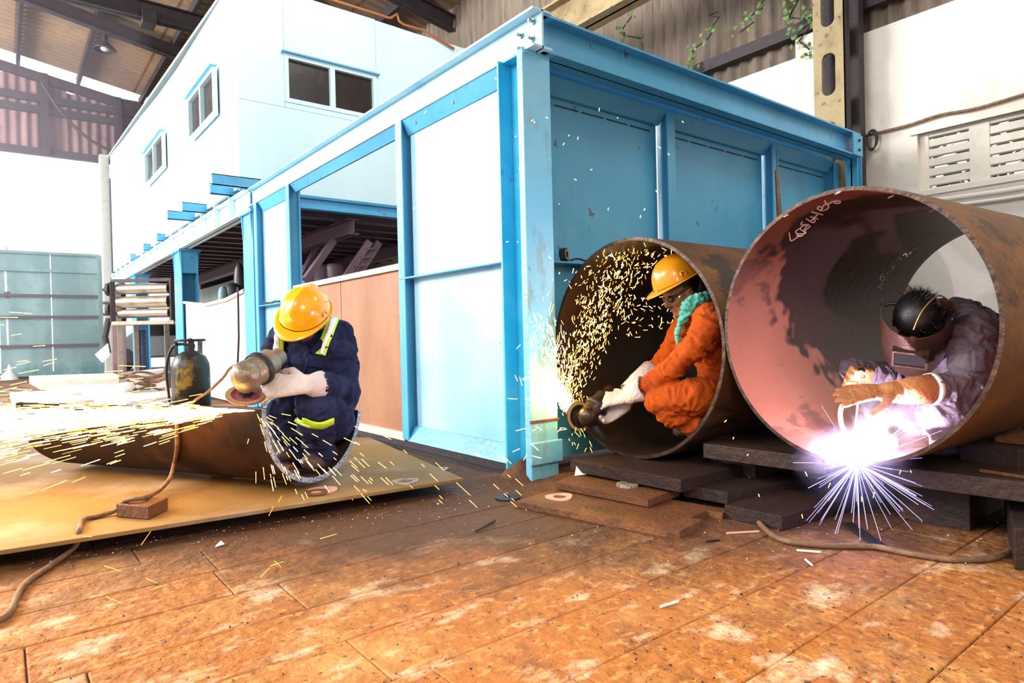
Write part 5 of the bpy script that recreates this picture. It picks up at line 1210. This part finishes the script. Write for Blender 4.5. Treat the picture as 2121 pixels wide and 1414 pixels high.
# ---------------------------------------------------------------- tools
def grinder(root, c, X, Zn, sc, ms, with_disc=True, lab='', dr=.09, hs=1, ml=1.0, dm='disc'):
    X = Vector(X).normalized(); Zn = Vector(Zn); Zn = (Zn-X*Zn.dot(X)).normalized(); Y = Zn.cross(X); c = Vector(c)
    T_ = lambda x, y, z: c+(X*x+Y*y+Zn*z)*sc
    MB().lathe([(r*sc, h*sc) for r, h in ((0, .055), (.022, .054), (.040, .042), (.047, .020), (.045, -.005), (.036, -.022), (.030, -.034), (.024, -.040), (0, -.040))], c, Zn, 28).build('gear_head', ms[0], root, smooth=True)
    B_ = MB(); prof = [(.0, -.02), (.040, -.01), (.046, .02), (.048, .05), (.050, .055), (.052, .075), (.049, .08), (.046, .085), (.045, .16), (.040, .175), (.032, .19), (.030, .27), (.026, .285), (0, .286)]
    B_.lathe([(r*sc, (h if h < .09 else .09+(h-.09)*ml)*sc) for r, h in prof], T_(0, 0, .008), X, 28).build('motor_housing', ms[1], root, smooth=True)
    MB().lathe([(r*sc, h*sc) for r, h in ((.0525, .052), (.056, .056), (.056, .070), (.0525, .074))], T_(0, 0, .008), X, 28).build('clamp_ring', 'black', root, smooth=True)
    MB().cyl(T_(0, 0, -.036), T_(0, 0, -.066), .014*sc, 14).build('spindle', 'black', root, smooth=True)
    mb = MB(); hs and mb.tube([T_(.0, .03*hs, .0), T_(.0, .055*hs, .0), T_(.0, .06*hs, .0), T_(.0, .14*hs, .0)], [.010*sc, .012*sc, .018*sc, .017*sc], 12); hs and mb.build('side_handle', 'black', root, smooth=True)
    mb = MB()
    n = 20; vs = []
    for k in range(n+1):
        t = pi*.55+pi*.9*k/n
        for (r, h) in ((.05, -.034), (dr+.012, -.036), (dr+.014, -.060)): vs.append(T_(-r*cos(t)*-1, r*sin(t), h))
    fs = [(3*k+j, 3*k+3+j, 3*k+4+j, 3*k+1+j) for k in range(n) for j in range(2)]
    if with_disc:
        d_ = MB().lathe([(r*sc, h*sc) for r, h in ((.016, -.060), (.035, -.063), (.05, -.058), (dr, -.058), (dr, -.063), (.05, -.064), (.016, -.066))], c, Zn, 48).build('grinding_disc', dm, root)
        MB().lathe([(r*sc, h*sc) for r, h in ((.0, -.054), (.022, -.054), (.024, -.060), (0, -.060))], c, Zn, 6).build('lock_nut', 'black', d_).location = (0, 0, 0)
        ring_ = MB().lathe([(r*sc, h*sc) for r, h in ((dr-.016, -.0572), (dr-.002, -.0572), (dr-.002, -.0576), (dr-.016, -.0576))], c, Zn, 48).build('outer_label', 'yellow_label_m', d_); ring_.location = (0, 0, 0)
    return T_
M['yellow_label_m'] = mat('disc_outer_band', (.30, .20, .08), .6)
g1c = P(510, 784, 2.74); g1 = empty('angle_grinder', g1c)
T1 = grinder(g1, g1c, D(.30, .36, .88), D(.20, .93, -.40), 1.32, ['grinder', 'grinder'], dr=.062, hs=0, ml=.45)
tag(g1, 'worn metal angle grinder with a maroon disc over the half pipe end', 'grinder')
g1e = T1(.17, 0, .008)
tag(MB().tube(smooth_path([g1e, g1e+D(-.4, .1, .3)*.07, P(485, 757, 2.95), P(462, 782, 2.9), P(430, 812, 2.86), P(408, 826, 2.84), half_hit(385, 846, .37), half_hit(370, 860, .36), half_hit(367, 874)]), .006, 8).build('grinder_cable', 'hose', smooth=True), 'cable running from the metal grinder down to the hose on the half pipe', 'cable')
g2c = P(1216, 862, 3.30); g2 = empty('angle_grinder', g2c)
T2 = grinder(g2, g2c, D(.62, .60, .42), D(.50, .12, -.86), 1.12, ['grinder_dark', 'grinder_dark'], dr=.070, hs=-1, ml=.5, dm='black')
tag(g2, 'dark angle grinder in the gloved hands inside the smaller pipe', 'grinder')
# electrode holder and rod
eh = P(1779, 776, 2.60); hz = empty('electrode_holder', eh)
MB().tube([eh+D(.5, .1, .8)*.13, eh+D(.5, .1, .8)*.02], [.016, .018], 12).build('grip', 'black', hz, smooth=True)
mb = MB(); mb.bar(eh+D(0, 1, 0)*.018, eh+D(0, -1, 0)*.024, .034, .014, FW); mb.build('jaw', 'brass', hz, bevel=.003)
MB().lathe([(.010, -.004), (.017, -.004), (.017, .004), (.010, .004), (.010, -.004)], eh+D(.5, -.2, -.3)*.014, FW, 16).build('jaw_spring', 'brass', hz, smooth=True)
ARC = G(1766, 955, .272)
rod_end = ARC+Vector((0, 0, .035))
MB().tube([eh+D(.1, .4, -.3)*.02, rod_end], .0035, 8).build('electrode', 'chalk', hz)
tag(hz, 'brass electrode holder with a pale welding rod pointing at the arc', 'electrode holder')
tag(MB().tube(smooth_path([P(1772, 820, 2.50), P(1752, 828, 2.45), P(1741, 850, 2.42), P(1743, 878, 2.42), P(1757, 905, 2.42), P(1770, 925, 2.42)]), .009, 8).build('welding_cable', 'galv', smooth=True), 'pale curved cable below the brown glove', 'cable')
tag(MB().prism([P(1858, 908, 2.46), P(1922, 900, 2.44), P(1924, 906, 2.36), P(1858, 916, 2.38)], .03).build('steel_offcut', 'rustplate', bevel=.003), 'small plate offcut lying in the mouth of the larger pipe', 'offcut')

# ================================================================== ARC, SPARKS, SMOKE
def emat(name, c, s): return mat(name, c, .5, 0, emit=(c, s))
M['arc'] = emat('arc_light', (.86, .84, 1.0), 60)
M['spark_hot'] = emat('spark_hot', (1.0, .72, .30), 14)
M['spark'] = emat('spark_orange', (1.0, .48, .10), 7)
M['spark_dim'] = emat('spark_dim', (1.0, .36, .05), 2.6)
M['star_ray'] = emat('star_ray_violet', (.50, .45, 1.0), 1.6)  # glow of the lens star rays at the arc
ac = MB().ell(ARC, (.030, .022, .026), 16).build('welding_arc', 'arc', smooth=True)
tag(ac, 'blinding blue-white welding arc at the rim of the larger pipe', 'arc')
light('POINT', 'arc_lamp', ARC+Vector((.10, .03, .012)), 76, (.97, .76, 1.0), .008)
light('POINT', 'arc_lamp_low', ARC+Vector((-.03, -.01, -.03)), 1.6, (.30, .25, 1.0), .02)
def streaks(name, items, mats_, lab, parent=None):
    mb = MB()
    for (p, d, L, r, mi) in items:
        d = d.normalized(); a = d.orthogonal().normalized()*r; b = d.cross(a)
        q = p+d*L; mb.add([p+a, p-a*.5+b*.87, p-a*.5-b*.87, q+a*.6, q-a*.3+b*.5, q-a*.3-b*.5], [(0, 1, 2), (5, 4, 3), (0, 3, 4, 1), (1, 4, 5, 2), (2, 5, 3, 0)], mi)
    o = mb.build(name, mats_); return tag(o, lab, 'sparks', kind='stuff')
SM = ['spark_hot', 'spark', 'spark_dim']
g = lambda s_: random.gauss(0, s_)
o1 = P(530, 850, 2.68); it = []
# main jet to the left, gently sagging
for k in range(2300):
    t = random.random()**.8*1.75
    ang = abs(g(1)); up_ = g(.040)-.020; dp = g(.085)
    v0 = D(-1, up_, dp+.10); p = o1+v0*t+Vector((0, 0, -.035*t*t))
    d = v0+Vector((0, 0, -.07*t)); L = random.uniform(.04, .14)*(0.5+t*.5)
    it.append((p, d, L, random.uniform(.0006, .0013), 0 if abs(up_+.02) < .045 and t < 1.3 else random.choice((0, 1, 1, 2))))
for k in range(420):
    t = random.uniform(.05, 1.0)**.8*1.6; up_ = -abs(g(.11))-.05; v0 = D(-1, up_, g(.08)+.05); p = o1+v0*t
    if p.z < .12: continue
    it.append((p, v0+Vector((0, 0, -.03*t)), random.uniform(.04, .12), random.uniform(.001, .0018), random.choice((0, 1, 1, 2))))
for k in range(90):
    t = random.uniform(.25, 1.8); v0 = D(-1, abs(g(.16)), g(.2)); p = o1+v0*t; it.append((p, v0+Vector((0, 0, -.35)), random.uniform(.04, .11), .0012, 1))
streaks('grinding_sparks', it, SM, 'long stream of orange sparks flying left from the metal grinder')
it = []
for k in range(110):
    t = random.random()**.8*.62; v0 = D(.45+g(.22), -.62+g(.25), .18+g(.2)); p = o1+v0*t
    if p.z > .10: it.append((p, v0+Vector((0, 0, -.5*t)), random.uniform(.015, .06), .0012, random.choice((0, 1, 1))))
for k in range(34):
    a = random.random(); p = P(720+a*350, 930+random.random()*140, 2.9-.1*a)
    if p.z < .03: p.z = .03+random.random()*.2
    it.append((p, D(.6, -.5, -.2), random.uniform(.015, .05), .001, 1))
for k in range(12):
    p = G(random.uniform(100, 720), random.uniform(1020, 1250), random.uniform(.05, .25)); it.append((p, D(.5, g(.6), .1), random.uniform(.02, .05), .0009, 2))
streaks('falling_sparks', it, SM, 'orange sparks bouncing down inside the end of the half pipe')
# second grinder: jet up-left to the post, curling up along the pipe wall
o2 = P(1197, 866, 3.42); it = []
for k in range(800):
    t = random.random()**.7; v0 = D(-.62+g(.10), .78+g(.16), -.45+g(.10)); p = o2+v0*t*.30; d = v0+D(.3, .4, 0)*t*.5
    it.append((p, d, random.uniform(.012, .045), random.uniform(.0008, .0016), 0 if t < .75 else 1))
for k in range(950):
    a = random.random()**1.1; px = 1163+abs(g(16+30*a))+a**1.7*115+g(38)*a; py = 852-a*325+g(16)
    t = a; Z = 3.52-.10*a+g(.05)
    if px < 1156: continue
    p = P(px, py, Z)
    if p.x < C2.x+.01 or (p.y-C2.y)**2+(p.z-C2.z)**2 > (R2-.03)**2:
        yy = p.y-C2.y; zz = p.z-C2.z; q = math.hypot(yy, zz)
        if q > R2-.03: yy *= (R2-.035)/q; zz *= (R2-.035)/q; p.y = C2.y+yy; p.z = C2.z+zz
    it.append((p, D(g(.35)+.25*a, 1-.5*a, g(.3)), random.uniform(.006, .026), random.uniform(.0008, .0017), random.choice((0, 1, 1, 2))))
for k in range(170):
    p = P(random.uniform(1200, 1400), random.uniform(505, 700), random.uniform(3.3, 3.6))
    if (p.y-C2.y)**2+(p.z-C2.z)**2 > (R2-.05)**2: continue
    it.append((p, D(g(1), g(1), g(.4)), random.uniform(.008, .028), .0012, random.choice((0, 1, 1, 2))))
for k in range(240):
    p = P(1140+g(24), 800-abs(g(70)), 3.16+g(.04)); it.append((p, D(g(.3)-.2, 1, -.1), random.uniform(.01, .045), .0009, random.choice((0, 0, 1))))
for k in range(60):
    p = P(random.uniform(850, 1420), random.uniform(180, 700), 3.0+g(.05)); 
    it.append((p, D(g(1), g(1)+.5, 0), random.uniform(.004, .014), .0013, 0))
for k in range(30): it.append((P(1070+random.random()*110, 680+random.random()*280, 3.05), D(-1, g(.8), 0), random.uniform(.02, .05), .0009, 0))
for k in range(14): it.append((P(1200+g(12), 880+random.random()*55, 3.2), D(g(.4), -1, 0), random.uniform(.01, .03), .001, 1))
streaks('grinding_sparks', it, SM, 'fan of golden sparks rising from the dark grinder inside the smaller pipe')
light('POINT', 'spark_glow_one', o1+D(-.25, .02, -.05), 5, (1, .62, .22), .06)
light('POINT', 'spark_glow_two', P(1150, 800, 3.12), 2.2, (1, .68, .32), .05)
# lens star rays around the arc, imitated with thin glowing streaks
it = []
for k in range(70):
    th = random.uniform(-pi, 0) if k < 54 else random.uniform(0, pi); v = RT*cos(th)+UP*sin(th)-FW*random.uniform(.1, .5)
    v.normalize(); L = random.uniform(.09, .27); it.append((ARC-FW*.03+v*.02, v, L, random.uniform(.0006, .0012), 0))
streaks('arc_star_rays', it, ['star_ray'], 'violet-white lens star rays drawn as streaks around the welding arc')
it = []
for (px, py) in ((1668, 977), (1866, 974), (1886, 974), (1843, 993), (1803, 1002), (1811, 1019), (1785, 1028), (1571, 1023), (1661, 1065), (1505, 870), (1520, 905), (1720, 1000), (1550, 940)):
    it.append((P(px, py, 2.3), D(g(.5), -1, 0), random.uniform(.008, .02), .0014, 0))
streaks('stray_sparks', it, ['spark'], 'few stray orange sparks falling near the larger pipe')

def vol(name, c, r, dens, col, scale, lo, hi, lab, ani=.3, rot=None):
    m_ = bpy.data.materials.new(name+'_material'); m_.use_nodes = True; t = m_.node_tree
    for n_ in list(t.nodes): t.nodes.remove(n_)
    out = nd(t, 'ShaderNodeOutputMaterial'); v = nd(t, 'ShaderNodeVolumePrincipled'); v.inputs['Color'].default_value = rgba(col); v.inputs['Anisotropy'].default_value = ani
    tc = nd(t, 'ShaderNodeTexCoord'); ln = nd(t, 'ShaderNodeVectorMath', operation='LENGTH'); t.links.new(tc.outputs['Object'], ln.inputs[0])
    fo = nd(t, 'ShaderNodeMapRange'); fo.inputs['From Min'].default_value = .15; fo.inputs['From Max'].default_value = 1.0; fo.inputs['To Min'].default_value = 1; fo.inputs['To Max'].default_value = 0; fo.interpolation_type = 'SMOOTHSTEP'
    t.links.new(ln.outputs['Value'], fo.inputs['Value'])
    ge = nd(t, 'ShaderNodeNewGeometry'); nz = nd(t, 'ShaderNodeTexNoise'); nz.inputs['Scale'].default_value = scale; nz.inputs['Detail'].default_value = 5; nz.inputs['Distortion'].default_value = .8
    t.links.new(ge.outputs['Position'], nz.inputs['Vector'])
    r_ = nd(t, 'ShaderNodeMapRange'); r_.inputs['From Min'].default_value = lo; r_.inputs['From Max'].default_value = hi; r_.inputs['To Max'].default_value = dens; t.links.new(nz.outputs['Fac'], r_.inputs['Value'])
    mu = nd(t, 'ShaderNodeMath', operation='MULTIPLY'); t.links.new(r_.outputs['Result'], mu.inputs[0]); t.links.new(fo.outputs['Result'], mu.inputs[1])
    t.links.new(mu.outputs[0], v.inputs['Density']); t.links.new(v.outputs[0], out.inputs['Volume'])
    mb = MB(); mb.ell((0, 0, 0), (1, 1, 1), 20); o = mb.build(name, m_); o.location = c; o.scale = r
    if rot: o.rotation_euler = rot
    return tag(o, lab, 'smoke', kind='stuff')
vol('welding_smoke', P(1845, 880, 2.42), (.21, .17, .17), 2.2, (.92, .88, .95), 13, .42, .70, 'pale swirling welding smoke in the mouth of the larger pipe')
vol('arc_halo', ARC+Vector((-.03, -.02, -.01)), (.22, .22, .18), .8, (.75, .72, 1.0), 3, .0, .5, 'faint violet volume added for the halo around the welding arc', .0)  # scatter sphere added to give the arc its glow halo
# added scatter volume imitating the bloom veil at the far opening
def veilbox():
    m_ = bpy.data.materials.new('haze_material'); m_.use_nodes = True; t = m_.node_tree
    for n_ in list(t.nodes): t.nodes.remove(n_)
    out = nd(t, 'ShaderNodeOutputMaterial'); v = nd(t, 'ShaderNodeVolumeScatter'); v.inputs['Color'].default_value = (.90, .78, .98, 1); v.inputs['Density'].default_value = .038; v.inputs['Anisotropy'].default_value = .3
    t.links.new(v.outputs[0], out.inputs['Volume'])
    o = MB().box((-6.5, 12.0, .4), (2.1, 18.9, 6.6)).build('bloom_veil', m_); tag(o, 'violet-tinted volume added as the bloom veil before the far opening', 'haze', kind='stuff')
veilbox()
